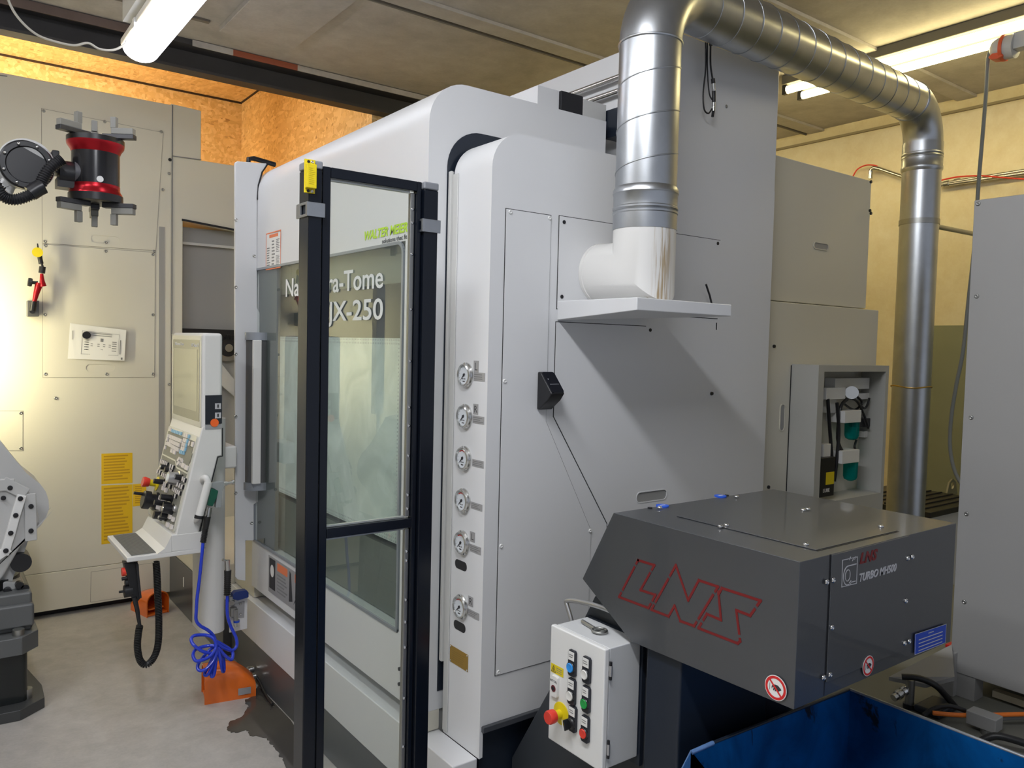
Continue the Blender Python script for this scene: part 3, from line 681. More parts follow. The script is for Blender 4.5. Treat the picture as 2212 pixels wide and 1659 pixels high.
# tall cabinet above / behind the cover
MB().box(2.06, 2.64, YS+.0005, 4.6, ZS-.05, 2.68).box(2.06, 2.64, YS+.204, 4.6, .3, ZS-.05).build('tall_enclosure', 'paint', mc, bevel=.003)
MB().box(2.052, 2.0595, YS+.02, 4.6, 2.30, 2.685).build('tall_side_panel', 'paint', mc)
FT = FX(2.052)
for z_ in (2.585, 2.535): MB().cyl((2.03, 2.0, z_), (2.03, 2.75, z_), .011, 14).build('guide_rod', 'chrome', mc, smooth=50)
MB().box(1.99, 2.05, 2.0, 2.14, 2.36, 2.46).build('rod_block', 'navy', mc)
# boxes on top of the body
def onbody(a, b, m, nm, y=2.13, d=.35, z0=ZT):
    FQ = FY(y); u0, v = FQ.px(*a); u1, v1 = FQ.px(*b); MB().box(u0, u1, y, y+d, z0, (v+v1)/2 if False else v).build(nm, m, mc, bevel=.002)
onbody((1213, 195), (1259, 243), 'blackmat', 'top_box'); onbody((1260, 213), (1309, 262), 'paint_grey', 'top_box')
MB().box(FY(2.13).px(1165, 225)[0], FY(2.13).px(1212, 195)[0], 2.14, 2.5, ZT, FY(2.13).px(1212, 195)[1]).build('top_box', 'paint', mc)
# side plates with dark hairline gap
gapm = mat('hairline gap', (.02, .02, .02), .8)
def splate(L, holes=(), m='paint_grey2', name='side_panel', line=None):
    MB().prism(FS, [L]+list(holes), .0004, .003).build(name, m, mc)
    g = MB(); strip(g, FS, line or L, .0045, .0, .0010, line is None); g.build('panel_gap', gapm, mc)
M['paint_grey2'] = M['paint']
zb = .614
splate([(1.357, zb), (1.725, zb), (1.725, 1.008), (1.525, 1.371), (1.525, 1.997), (1.357, 1.997)])
hs = rr(1.93, 1.076, 2.08, 1.112, .017)
splate([(1.80, .60), (2.32, .60), (2.32, 1.676), (1.557, 1.676), (1.557, 1.385), (1.80, 1.02)], [hs], line=[(1.95, 1.676), (1.557, 1.676), (1.557, 1.385), (1.80, 1.02), (1.80, .60), (2.32, .60), (2.32, 1.70)])
MB().prism(FS, [rr(1.932, 1.078, 2.078, 1.11, .015)], -.0, .0008).build('slot_back', mat('slot shade grey', (.30, .30, .29), .6), mc)  # darker grey stands in for the shade of a deeper slot
r_ = MB(); strip(r_, FS, rr(1.93, 1.076, 2.08, 1.112, .017), .003, .003, .0045, True); r_.build('slot_rim', 'paint', mc)
splate([(1.559, 1.718), (2.322, 1.718), (2.322, 2.0), (1.559, 2.0)])
for a_, b_ in ((1101, 458), (1186, 471), (1089, 823), (1081, 1179), (1075, 1451), (1273, 1146), (1535, 850)):
    q = FS.px(a_, b_); screw(FS, q[0], q[1], .0068, mc, 'white' if a_ < 1500 else 'black', .003)
for a_, b_ in ((1217, 480), (1212, 641), (1549, 526), (1403, 713), (1537, 850)):
    q = FS.px(a_, b_); MB().cyl(FS.p(*q, .002), FS.p(*q, .005), .006, 12).build('hole_plug', 'black', mc)
q = FS.px(1569, 230); screw(FS, q[0], q[1], .006, mc, 'steeld', .0)
# dark base of the cover with its lip
MB().box(XC+.02, 2.62, YS+.03, YS+.19, .02, .455).build('cover_base', 'navy', mc)
MB().box(XC+.006, 1.62, YS-.012, YS+.10, .452, .4695).build('base_lip', mat('charcoal lip', (.055, .06, .07), .35), mc, bevel=.002)
# gauges
def gauge(zc, yc=1.979, red=True):
    c = FC.p(-yc, zc, 0)
    g = MB().lathe(c, FC.n, [(.0375, 0), (.0375, .004), (.034, .008), (.033, .013), (.0295, .015), (.028, .009)], 36).build('pressure_gauge', 'steel', mc, smooth=25)
    MB().lathe(c, FC.n, [(.0283, .0), (.0283, .0092)], 30).build('dial', 'dial', g)
    k = MB(); a_ = R(222); d = Vector((math.cos(a_), math.sin(a_)))
    k.prism(FC, [[(-yc+d.x*.024, zc+d.y*.024), (-yc-d.x*.006+d.y*.003, zc-d.y*.006-d.x*.003), (-yc-d.x*.006-d.y*.003, zc-d.y*.006+d.x*.003)]], .0095, .0105); k.prism(FC, [circ(-yc, zc, .0045, 12)], .0095, .011)
    for i in range(11):
        t_ = R(225-27*i); p0 = (-yc+math.cos(t_)*.0225, zc+math.sin(t_)*.0225); p1 = (-yc+math.cos(t_)*.0255, zc+math.sin(t_)*.0255); strip(k, FC, [p0, p1], .0007, .0093, .0096)
    k.fbox(FC, -yc-.006, -yc+.006, zc-.021, zc-.018, .0093, .0096); k.fbox(FC, -yc-.008, -yc-.002, zc-.013, zc-.010, .0093, .0096); k.fbox(FC, -yc+.002, -yc+.008, zc-.013, zc-.010, .0093, .0096)
    k.build('needle', 'ink', g)
    if red:
        k = MB(); strip(k, FC, [(-yc+math.cos(R(t_))*.0235, zc+math.sin(R(t_))*.0235) for t_ in range(55, 126, 10)], .003, .0093, .0095); k.build('scale_band', 'red', g)
    for dy, dz in ((0, .0345), (.018, -.030)): 
        MB().cyl(FC.p(-yc+dy, zc+dz, .004), FC.p(-yc+dy, zc+dz, .009), .0035, 10).build('flange_screw', 'chrome', g)
    return g
for zc, rd in ((1.509, False), (1.384, False), (1.257, True), (1.128, True), (.999, True), (.801, True)): gauge(zc, red=rd)
def tagplate(x0, y0, x1, y1, s_, rows=3):
    a_ = FC.px(x0, y0); b_ = FC.px(x1, y1)
    lb = MB().fbox(FC, a_[0], b_[0], b_[1], a_[1], .0004, .0012).build('name_tag', 'label', mc)
    if s_: text(FC, (a_[0]+b_[0])/2, b_[1]+(a_[1]-b_[1])*.18, (a_[1]-b_[1])*.95, s_, 'ink', lb, n=.0013, align='CENTER', ext=.0001)
    else: lines(FC, a_[0]+.003, b_[1]+.002, b_[0]-.003, a_[1]-.003, rows, 'inkgrey', lb, .0013, int(x0+y0), fill=.4)
tagplate(1024, 779, 1034, 805, 'L'); tagplate(1024, 804, 1048, 824, '')
tagplate(1023, 872, 1033, 896, 'R'); tagplate(1022, 897, 1046, 917, '')
tagplate(1021, 991, 1045, 1012, ''); tagplate(1018, 1083, 1042, 1105, '')
tagplate(1016, 1147, 1026, 1172, 'L'); tagplate(1016, 1174, 1039, 1199, '')
tagplate(1012, 1286, 1022, 1312, 'R'); tagplate(1012, 1314, 1035, 1341, '')
for zc in (.927, .737):
    MB().prism(FC, [rr(-2.02, zc-.014, -1.955, zc+.014, .013)], .0, .0008).build('hand_slot', 'black', mc)
a_ = FC.px(973, 1392); b_ = FC.px(1011, 1448)
bp_ = MB().fbox(FC, a_[0], b_[0], FC.px(973, 1428)[1], a_[1], .0004, .0015).build('type_plate', 'brass', mc)
lines(FC, a_[0]+.01, FC.px(973, 1428)[1]+.01, b_[0]-.01, a_[1]-.01, 5, mat('plate print', (.30, .18, .03), .5), bp_, .0016, 3, fill=.3)
for uu in (a_[0]+.004, b_[0]-.004):
    for vv in (FC.px(973, 1428)[1]+.004, a_[1]-.004): screw(FC, uu, vv, .003, bp_, 'steel', .0015)
for z_ in (.55, .50): 
    MB().cyl((XB-.002, 2.2, z_), (XB-.012, 2.2, z_), .006).build('bolt', 'black', mc)
# triangular hood shelf under the duct elbow
x0s, x1s = 1.560, FY(1.528).px(1581, 657)[0]
zt = 1.741
hd = MB(); vs = [(x0s, YS-.0005, 1.682), (x0s, YS-.0005, zt), (x0s, 1.528, zt), (x0s, 1.528, zt-.036), (x1s, YS-.0005, 1.71), (x1s, YS-.0005, zt), (x1s, 1.528, zt), (x1s, 1.528, zt-.036)]
hd.add(vs, [(0, 1, 2, 3), (4, 7, 6, 5), (1, 5, 6, 2), (3, 2, 6, 7), (0, 3, 7, 4), (0, 4, 5, 1)]).build('drip_shelf', 'paint', mc, bevel=.003)
# rear cabinets attached on the right
YR = 1.95; FR = FY(YR)
MB().box(2.72, FR.px(1883, 391)[0], YR, 3.4, 1.81, FR.px(1778, 362)[1]).build('rear_enclosure', 'paint_beige', mc, bevel=.004)
MB().box(2.665, 2.72, YR+.02, 3.4, .3, 2.40).build('rear_enclosure', 'paint_beige', mc)
x2 = FR.px(1887, 674)[0]
MB().box(2.72, x2, YR-.025, 3.4, .3, 1.805).build('rear_lower_enclosure', 'paint_beige', mc, bevel=.004)
FR2 = FY(YR-.025)
def obslot(F, cx, cy, w, h, nm='hand_slot', col='cabgrey'):
    u, v = F.px(cx, cy); r = min(w, h)*.95; MB().prism(F, [rr(u-w, v-h, u+w, v+h, r)], 0, .001).build(nm, col, mc)
    r_ = MB(); strip(r_, F, rr(u-w, v-h, u+w, v+h, r), .004, .0, .004, True); r_.build('slot_rim', 'paint_beige', mc)
obslot(FR, 1773, 532, .055, .014); obslot(FR2, 1689, 902, .016, .055)
for a_, b_ in ((1671, 748), (1659, 1052), (1880, 393), (1878, 455), (1880, 461)): q = FR2.px(a_, b_); MB().cyl(FR2.p(*q), FR2.p(*q, .006), .007, 10).build('bolt', 'black', mc)
g = MB(); strip(g, FR2, [FR2.px(1709, 790), FR2.px(1698, 1060)], .004, 0, .002); g.build('panel_gap', gapm, mc)
# service box with filters (open front)
sv = thing('service_box', 'open grey pneumatic box with teal filter bowls behind the duct', 'cabinet', (3.1, 1.86, .9))
xb0 = FR2.px(1710, 787)[0]; yf = 1.80; xb1 = 3.43; zt2 = 1.552; zb2 = .80
FV = FY(yf)
hx0 = FV.px(1781, 802)[0]; hz1 = FV.px(1781, 803)[1]; hx1 = FV.px(1914, 810)[0]; hz0 = .985
w_ = MB(); w_.prism(FV, [[(xb0, zb2), (xb1, zb2), (xb1, zt2), (xb0, zt2)], [(hx0, hz0), (hx1, hz0), (hx1, hz1), (hx0, hz1)]], -.02, 0)
w_.box(xb0, xb0+.01, yf+.02, YR-.026, zb2, zt2).box(xb1-.01, xb1, yf+.02, YR-.026, zb2, zt2).box(xb0+.01, xb1-.01, yf+.02, YR-.026, zt2-.01, zt2).box(xb0+.01, xb1-.01, yf+.02, YR-.026, zb2, hz0)
w_.build('housing', mat('grey box paint', (.46, .46, .43), .45), sv)
FI = FY(YR-.03)
MB().box(xb0+.011, xb1-.011, YR-.030, YR-.0265, hz0, zt2-.011).build('back_plate', 'paint_beige', sv)
# keep the fittings shallow: they stand between the back plate and the open front
def IP(x, y, n=.06): return FI.p(*FI.px(x, y, n), n)
def ibox(x0, y0, x1, y1, m, nm, n0=.0, n1=.05):
    a = FI.px(x0, y0, n1); b = FI.px(x1, y1, n1); MB().fbox(FI, a[0], b[0], b[1], a[1], n0, n1).build(nm, m, sv, bevel=.002)
ibox(1805, 817, 1878, 840, 'white', 'valve_manifold', 0, .05); ibox(1786, 838, 1826, 862, 'white', 'regulator_block', 0, .07); ibox(1792, 862, 1806, 892, 'white', 'regulator_stem', .0, .05)
ibox(1880, 850, 1894, 930, 'cabgrey', 'cable_duct', 0, .03); ibox(1875, 938, 1892, 1015, 'cabgrey', 'cable_duct', 0, .03)
ibox(1850, 850, 1884, 862, 'white', 'terminal_block', 0, .04); ibox(1857, 905, 1880, 922, 'black', 'coupling', 0, .05); ibox(1868, 932, 1882, 944, 'white', 'coupling', 0, .04)
MB().cyl(IP(1840, 848, .05), IP(1840, 848, .08), .028, 20).build('gauge_body', 'steel', sv, smooth=40)
for (a1, b1, a2, b2) in ((1826, 888, 1860, 912), (1820, 975, 1856, 998)):
    ibox(a1, b1, a2, b2, 'white', 'filter_head', 0, .09)
for (cx, y0_, y1_) in ((1839, 910, 950), (1836, 998, 1038)):
    p0 = IP(cx, y0_, .055); p1 = IP(cx, y1_, .055); hgt = p0.z-p1.z
    MB().lathe(p1, (0, 0, 1), [(.012, 0), (.026, .008), (.030, .02), (.031, hgt)], 20).build('filter_bowl', 'teal', sv, smooth=40)
for k, P_ in enumerate(([(1788, 862), (1792, 920), (1796, 980), (1798, 1040)], [(1808, 870), (1812, 930), (1808, 990), (1802, 1040)], [(1830, 862), (1816, 880), (1810, 930), (1812, 960), (1826, 985)], [(1836, 860), (1852, 868), (1866, 895), (1876, 925)], [(1846, 862), (1868, 882), (1878, 860)], [(1850, 950), (1846, 965), (1850, 975)], [(1820, 870), (1845, 885), (1862, 870), (1850, 855)])):
    MB().tube(spline([IP(a, b, .07-.004*k) for a, b in P_], 6), .0075 if k < 3 else .005, 8).build('hose', 'black', sv, smooth=60)
ibox(1774, 990, 1801, 1070, 'black', 'grease_pump', 0, .10); ibox(1780, 960, 1794, 990, 'white', 'pump_cap', 0, .08)
a = FI.px(1785, 1021, .101); b = FI.px(1801, 1045, .101); MB().fbox(FI, a[0], b[0], b[1], a[1], .1, .1015).build('sticker', 'yellow2', sv)
a = FI.px(1776, 1066, .101); text(FI, a[0]+.004, a[1]+.003, .022, 'LUBE', 'paper', sv, n=.1015)
for q0, q1 in (((1745, 786), (1760, 784)), ):
    pass

# ================================================================== small things on the main machine
FSn = FS
cr_ = thing('card_reader', 'black wedge shaped card reader on the grey side panel', 'device', tuple(FS.p(1.50, 1.40, .02)))
A = FS.px(1163, 805); B = FS.px(1155, 883); C_ = FS.px(1183, 884)
xa, xb = FS.px(1158, 860)[0], FS.px(1186, 884)[0]
zt_, zb_ = FS.px(1165, 803)[1], FS.px(1160, 884)[1]
mbx = MB()
# wedge: thin at the top, deep lower down with a tilted glossy face
prof = [(0, zb_), (.0, zt_), (.014, zt_), (.070, zb_+.052), (.052, zb_+.030), (.012, zb_)]
vs = []
for X_ in (xa, xb):
    for n_, z_ in prof: vs.append(FS.p(X_, z_, n_+.0035))
N = len(prof)
mbx.add(vs, [list(range(N)), list(range(2*N-1, N-1, -1))] + [(i, (i+1) % N, (i+1) % N+N, i+N) for i in range(N)]).build('housing', 'black', cr_, bevel=.004, seg=3)
p0 = FS.p(xa, zt_, .0175); p1 = FS.p(xa, zb_+.052, .0735); v_ = (p0-p1).normalized()
FK = Fr(p1, (1, 0, 0), v_); H_ = (p0-p1).length
MB().prism(FK, [rr(.002, .002, xb-xa-.002, H_-.002, .008)], .0002, .0025).build('touch_face', mat('gloss black', (.006, .007, .012), .08), cr_)
MB().fbox(FK, .012, .014, H_*.62, H_*.66, .0026, .003).fbox(FK, .010, xb-xa-.008, H_*.40, H_*.41, .0026, .0029).build('print', 'lettergrey', cr_)
# loose bit of black wire on the shelf, and the cables hanging from the duct
FW = FY(1.82)
tag(MB().tube([FW.p(*FW.px(1537, 655)), FW.p(*FW.px(1533, 638)), FW.p(*FW.px(1525, 614))], .0035, 8).build('wire_stub', 'black', smooth=60), 'short stiff black wire sticking up from the hood shelf', 'wire')
FH = FY(1.83)
hc = thing('hanging_cable', 'thin black cables with silver plugs hanging below the duct on the tall cabinet', 'cable', tuple(FH.p(*FH.px(1535, 250))))
P3 = lambda L, F=FH: [F.p(*F.px(a, b)) for a, b in L]
MB().tube(spline(P3([(1524, 92), (1524, 150), (1519, 200), (1521, 235), (1530, 245), (1538, 235)]), 6), .0028, 8).tube(spline(P3([(1535, 95), (1535, 140), (1540, 175)]), 6), .0032, 8).tube(spline(P3([(1528, 92), (1528, 150), (1532, 200), (1538, 215)]), 6), .0025, 8).build('cable', 'black', hc, smooth=60)
for q_ in (((1541, 180), (1542, 196)), ((1542, 222), (1541, 240))): MB().cyl(*P3(q_), .006).build('plug', 'steel', hc, smooth=40)
MB().cyl(*P3([(1540, 170), (1541, 180)]), .007).cyl(*P3([(1542, 197), (1542, 220)]), .0065).cyl(*P3([(1541, 240), (1539, 252)]), .005).build('plug_sleeve', 'black', hc, smooth=40)
MB().cyl(*P3([(1536, 86), (1536, 98)]), .007).build('clip', 'black', hc)

# ================================================================== DUCT
du = thing('exhaust_duct', 'silver spiral exhaust duct running from a white elbow below the ceiling to a downpipe', 'duct', (1.735, 1.68, 1.8))
DX, DY, DZ = 1.737, 1.680, 1.835; r1 = .0915; r2 = .0845; X2, Y2 = 3.78, 1.872; ZH = 2.690; ZH2 = 2.757
# mitred white elbow: horizontal stub from the panel, then the vertical piece
seg = 40; vs = []; fs = []
ring = []
for k in range(seg):
    q = 2*PI*k/seg; cx, s_ = math.cos(q)*r1*1.03, math.sin(q)*r1*1.03
    ring.append((cx, s_))
for cx, s_ in ring: vs.append((DX+cx, YS-.004, DZ+s_))
for cx, s_ in ring: vs.append((DX+cx, DY-s_*1.0, DZ+s_) if False else (DX+cx, DY+s_, DZ+s_))
for cx, s_ in ring: vs.append((DX+cx, DY+s_, 1.955))
for i in range(2):
    for k in range(seg): j = (k+1) % seg; fs.append((i*seg+k, i*seg+j, (i+1)*seg+j, (i+1)*seg+k))
# the vertical piece drops below the mitre line on the near side
MB().add(vs, fs).build('white_elbow', 'pvc_stain', du, smooth=35)
MB().lathe((DX, YS-.003, DZ), (0, -1, 0), [(r1*1.03, 0), (r1*1.06, .001), (r1*1.06, .012), (r1*1.03, .013)], 40, cap=False).build('elbow_collar', 'pvc', du, smooth=30)
def sleeve(o, ax, L, r, nm='coupling_sleeve'):
    return MB().lathe(o, ax, [(r*.985, 0), (r*1.045, .001), (r*1.045, L*.36), (r*1.065, L*.38), (r*1.065, L*.42), (r*1.03, L*.44), (r*1.065, L*.48), (r*1.065, L*.52), (r*1.045, L*.54), (r*1.045, L*.80), (r*1.075, L*.84), (r*1.07, L*.92), (r*1.0, L), (r*.98, L)], 48).build(nm, 'galv', du, smooth=30)
sleeve((DX, DY, 1.953), (0, 0, 1), .128, r1)
MB().cyl((DX, DY, 2.07), (DX, DY, 2.50), r1, 56).build('spiral_pipe', 'galv', du, smooth=40)
def helix(a, b, r, pitch, r_b=None, n=36):
    a = Vector(a); b = Vector(b); ax = (b-a).normalized(); L = (b-a).length; u = ax.orthogonal().normalized(); v = ax.cross(u); N = int(L/pitch*n)
    return MB().tube([a+ax*(L*i/N)+(u*math.cos(2*PI*i/n)+v*math.sin(2*PI*i/n))*((r if r_b is None else r+(r_b-r)*i/N)) for i in range(N+1)], .0022, 6)
helix((DX, DY, 2.09), (DX, DY, 2.50), r1+.0003, .124).build('spiral_seam', 'galv', du, smooth=60)
rb = ZH-2.50
def bend(c, d0, d1, r, rr_, n=16, a0=0, a1=90):
    """quarter bend: centre c, start dir d0 (from centre), end dir d1"""
    return [Vector(c)+Vector(d0)*rr_*math.cos(R(a0+(a1-a0)*i/n))+Vector(d1)*rr_*math.sin(R(a0+(a1-a0)*i/n)) for i in range(n+1)]
dirh = Vector((X2-DX, Y2-DY, 0)).normalized()
c1 = Vector((DX, DY, 2.50))+dirh*rb
MB().tube(bend(c1, -dirh, (0, 0, 1), r1, rb), r1*1.01, 48).build('galvanised_elbow', 'galv', du, smooth=50)
MB().tube([Vector((DX, DY, 2.503))+Vector((math.cos(2*PI*k/40), math.sin(2*PI*k/40), 0))*r1*1.01 for k in range(40)], .004, 6, True).build('elbow_seam', 'galv', du, smooth=60)
rb2 = .17; pa = Vector((DX, DY, ZH))+dirh*rb; pb = Vector((X2, Y2, ZH2))-dirh*rb2
N = 40; MB().tube([pa.lerp(pb, i/N) for i in range(N+1)], r1, 56, rf=lambda t_: r1+(r2-r1)*t_).build('spiral_pipe', 'galv', du, smooth=40)
helix(pa, pb, r1+.0003, .118, r2+.0003).build('spiral_seam', 'galv', du, smooth=60)
c2 = Vector((X2, Y2, ZH2-rb2))-dirh*rb2
MB().tube(bend(c2, (0, 0, 1), dirh, r2, rb2), r2*1.01, 48).build('galvanised_elbow', 'galv', du, smooth=50)
zs = ZH2-rb2
MB().tube([pb+Vector((0, 0, 1))*r2*1.02*math.cos(2*PI*k/40)+dirh.cross(Vector((0, 0, 1)))*r2*1.02*math.sin(2*PI*k/40) for k in range(40)], .004, 6, True).build('elbow_seam', 'galv', du, smooth=60)
sleeve((X2, Y2, zs+.01), (0, 0, -1), .135, r2)
MB().cyl((X2, Y2, .55), (X2, Y2, zs-.10), r2, 56).build('down_pipe', 'galv', du, smooth=40)
zc_ = at(1980, 480, y=Y2).z
MB().lathe((X2, Y2, zc_-.012), (0, 0, 1), [(r2, 0), (r2*1.04, .0), (r2*1.04, .024), (r2, .024)], 40).cyl((X2+.07, Y2, zc_), (XW-.001, Y2, zc_+.02), .012, 12).build('pipe_clamp', 'steeld', du, smooth=40)
zw = at(1970, 835, y=Y2).z; MB().tube([Vector((X2, Y2, zw))+Vector((math.cos(2*PI*k/32)*(r2+.003), math.sin(2*PI*k/32)*(r2+.003), .004*math.sin(6*PI*k/32))) for k in range(32)], .0035, 6, True).build('tie_wire', 'brass', du, smooth=60)

# ================================================================== CHIP CONVEYOR
cv = thing('chip_conveyor', 'dark graphite chip conveyor head with red outlined logo over the blue bin', 'conveyor', (1.7, 1.2, 0))
XL = 1.38; FLN = FX(XL)
LL = FLN.pxs([(1325, 1107), (1258, 1250), (1363, 1386), (1718, 1535), (1725, 1214)])
ztop = (LL[0][1]+LL[4][1])/2; YN = -(LL[3][0]+LL[4][0])/2
LL[0] = (LL[0][0], ztop); LL[4] = (-YN, ztop); LL[3] = (-YN, LL[3][1])
FN = FY(YN); XR = (FN.px(2063, 1129)[0]+FN.px(2055, 1395)[0])/2
hd = MB().prism(FLN, [LL], -(XR-XL), 0).build('head_cover', 'graphite', cv, bevel=.0015)
# LNS outline cut
def zp(L, F, ox, oy, s): return [F.px(ox+a/s, oy+b/s) for a, b in L]
def broken(mb, F, pts, gaps, w, n0, n1, closed=True):
    m = len(pts)
    for i in range(m if closed else m-1):
        a = Vector(pts[i]); b = Vector(pts[(i+1) % m]); L = (b-a).length; cuts = []
        for g in gaps:
            g = Vector(g); t_ = (g-a).dot(b-a)/L/L
            if 0 < t_ < 1 and ((a+(b-a)*t_)-g).length < .012: cuts.append(t_)
        cuts.sort(); e = [0]
        for t_ in cuts: e += [t_-.0062/L, t_+.0062/L]
        e.append(1)
        for k in range(0, len(e), 2): strip(mb, F, [tuple(a.lerp(b, e[k])), tuple(a.lerp(b, e[k+1]))], w, n0, n1+.00003*(i % 5))
lg = MB()
for P_, G_ in (([(590, 765), (740, 812), (612, 1040), (750, 1085), (685, 1205), (415, 1103)], [(565, 815), (707, 868), (440, 1050), (712, 1150)]),
               ([(937, 812), (1050, 1135), (1148, 950), (1325, 1010), (1105, 1370), (978, 1325), (925, 1185), (870, 1282), (712, 1220)], [(877, 925), (1285, 1065), (1135, 1318), (745, 1170)]),
               ([(1360, 1022), (1715, 1138), (1620, 1275), (1492, 1225), (1528, 1510), (1505, 1530), (1145, 1390), (1222, 1260), (1352, 1315), (1330, 1080)], [(1665, 1190), (1523, 1465), (1180, 1330), (1333, 1083)])):
    broken(lg, FLN, zp(P_, FLN, 1240, 1030, 4.254), zp(G_, FLN, 1240, 1030, 4.254), 0.0058, .0004, .0009)
lg.build('cut_out_logo', 'logored', cv, label='red outlined cut-out logo letters')
# end face: seam lines, writing, stickers
XS1 = FN.px(1793, 1200)[0]; XS2 = FN.px(1962, 1160)[0]
sm = MB(); strip(sm, FN, [(XS1, ztop-.001), (XS1, LL[3][1]+.004)], .003, 0, .0004); sm.build('panel_gap', 'black', cv)
MB().fbox(FN, XS1+.003, XS2, LL[3][1]+.03, ztop-.001, .0005, .003).build('end_panel', 'graphite', cv, bevel=.001)
for a_, b_ in ((1782, 1256), (1796, 1252), (1793, 1354), (1775, 1462), (1789, 1456), (1957, 1205), (1967, 1202), (1953, 1297), (1950, 1388), (1960, 1384)):
    q = FN.px(a_, b_); screw(FN, q[0], q[1], .0060, cv, 'chrome', .003, h=.8)
FNt = Fr(FN.o+FN.n*.0032, FN.u, FN.v)
Q = FNt.pxs([(1820, 1210), (1852, 1203), (1850, 1260), (1818, 1268)])
pg = MB(); strip(pg, FNt, Q, .0015, 0, .0006, True)
c0 = FNt.px(1831, 1243)
def el(cx, cy, rx, ry, a0, a1, n=18): return [(cx+rx*math.cos(R(a0+(a1-a0)*i/n)), cy+ry*math.sin(R(a0+(a1-a0)*i/n))) for i in range(n+1)]
strip(pg, FNt, el(c0[0], c0[1], .0095, .012, 0, 360), .0016, 0, .0006)
strip(pg, FNt, [(Q[1][0]-.004, c0[1]+.020)] + el(c0[0], c0[1], .0165, .020, 90, 270) + [(c0[0]+.006, c0[1]-.020)], .0022, 0, .0006)
strip(pg, FNt, [(c0[0]+.010, c0[1]-.017), (Q[1][0]-.004, c0[1]-.017)], .002, 0, .0006)
pg.prism(FNt, [[(c0[0]+.006, c0[1]-.017), (c0[0]+.014, c0[1]-.012), (c0[0]+.014, c0[1]-.022)]], 0, .0006)
for dx, dz in ((.004, .033), (.016, .029), (.024, .031)): strip(pg, FNt, [(c0[0]+dx, c0[1]+dz), (c0[0]+dx+.004, c0[1]+dz+.005)], .0016, 0, .0006)
pg.build('pictogram', 'lettergrey', cv)
a_ = FNt.px(1856, 1218); text(FNt, a_[0], a_[1], .032, 'LNS', 'logored', cv, 'lettering', .0005, shear=.3, bold=.0010, sx=1.15, space=1.1, label='small red maker lettering')
a_ = FNt.px(1854, 1257); b_ = FNt.px(1937, 1235)
text(FNt, a_[0], a_[1], .024, 'TURBO MH500', 'lettergrey', cv, 'lettering', .0005, shear=.25, bold=.0006, sx=(b_[0]-a_[0])/.163)
Q = FN.pxs([(1973, 1369), (2040, 1347), (2038, 1387), (1972, 1413)])
bs = MB().prism(FN, [Q], .0035, .0045).build('blue_sticker', 'bluesign', cv); e_ = MB(); strip(e_, FN, [Vector(q)*.0+Vector(q) for q in Q], .0012, .0046, .0048, True); e_.build('print', 'lettergrey', bs)
for k in range(5):
    t_ = (k+.9)/5.6; a0 = Vector(Q[0]).lerp(Vector(Q[3]), t_); a1 = Vector(Q[1]).lerp(Vector(Q[2]), t_); m0 = .42 if k == 0 else .12; m1 = .58 if k == 0 else .88
    e_ = MB(); strip(e_, FN, [tuple(a0.lerp(a1, m0)), tuple(a0.lerp(a1, m1))], .0022, .0046, .0048); e_.build('print', 'lettergrey', bs)
def prohibit(F, px, py, r):
    u, v = F.px(px, py); b = MB().prism(F, [circ(u, v, r, 36)], .0035, .0042).build('prohibition_sign', 'paper', cv, label='round red no-touching sticker')
    MB().prism(F, [circ(u, v, r*.94, 36), circ(u, v, r*.74, 36)], .0043, .0047).prism(F, [[(u-r*.62, v+r*.52), (u-r*.52, v+r*.62), (u+r*.62, v-r*.52), (u+r*.52, v-r*.62)]], .0048, .005).build('ring', mat('sign red', (.62, .02, .02), .5) if 'sign red' not in bpy.data.materials else bpy.data.materials['sign red'], b)
    h = [(-.40, -.05), (-.33, .18), (-.10, .28), (.22, .30), (.50, .12), (.60, .0), (.30, -.22), (.12, -.10), (.02, -.30), (-.06, -.30), (-.02, -.05), (-.16, -.28), (-.24, -.26), (-.18, .0), (-.30, .02), (-.36, -.20)]
    MB().prism(F, [[(u+a*r*.9, v+c*r*.9) for a, c in h]], .0043, .0046).fbox(F, u-r*.55, u-r*.52, v-r*.3, v+r*.25, .0043, .0046).build('hand_symbol', 'ink', b)
prohibit(FLN, 1678, 1485, .0255); prohibit(FN, 1872, 1437, .0225)
# top: service lid, screws, blue dots
FTp = FZ(ztop)
lid = [FTp.px(1500, 1140), FTp.px(1763, 1190), FTp.px(1934, 1147), FTp.px(1600, 1092)]
ly0 = FTp.px(1763, 1190)[1]; lx0 = FTp.px(1763, 1190)[0]; lx1 = FTp.px(1934, 1147)[0]
ly1 = FTp.px(1466, 1115)[1]
MB().box(lx0, lx1, ly0, ly1, ztop+.0004, ztop+.0025).build('top_lid', 'graphite', cv, bevel=.0008)
MB().box(lx0, lx1, ly0-.004, ly0-.0005, ztop, ztop+.0008).build('panel_gap', 'black', cv)
for a_, b_ in ((1425, 1100), (1591, 1076), (1556, 1141), (1569, 1138), (1735, 1105), (1745, 1103), (1741, 1180), (1903, 1141)):
    q = FTp.px(a_, b_); screw(FTp, q[0], q[1], .0065, cv, 'chrome', .0025, h=.9)
for a_, b_ in ((1431, 1094), (1556, 1073)):
    q = FTp.px(a_, b_); d_ = MB().cyl(FTp.p(q[0], q[1], .0003), FTp.p(q[0], q[1], .0035), .017, 28).build('blue_sticker', mat('dot blue', (.02, .12, .75), .35) if 'dot blue' not in bpy.data.materials else bpy.data.materials['dot blue'], cv)
    MB().box(q[0]-.009, q[0]+.009, q[1]-.003, q[1]+.002, ztop+.0036, ztop+.004).build('print', 'paper', d_)
for a_, b_ in ((1404, 1098), (1570, 1071)): q = FTp.px(a_, b_); MB().cyl(FTp.p(q[0], q[1]), FTp.p(q[0], q[1], .0028), .006, 14).build('slot_hole', 'black', cv)
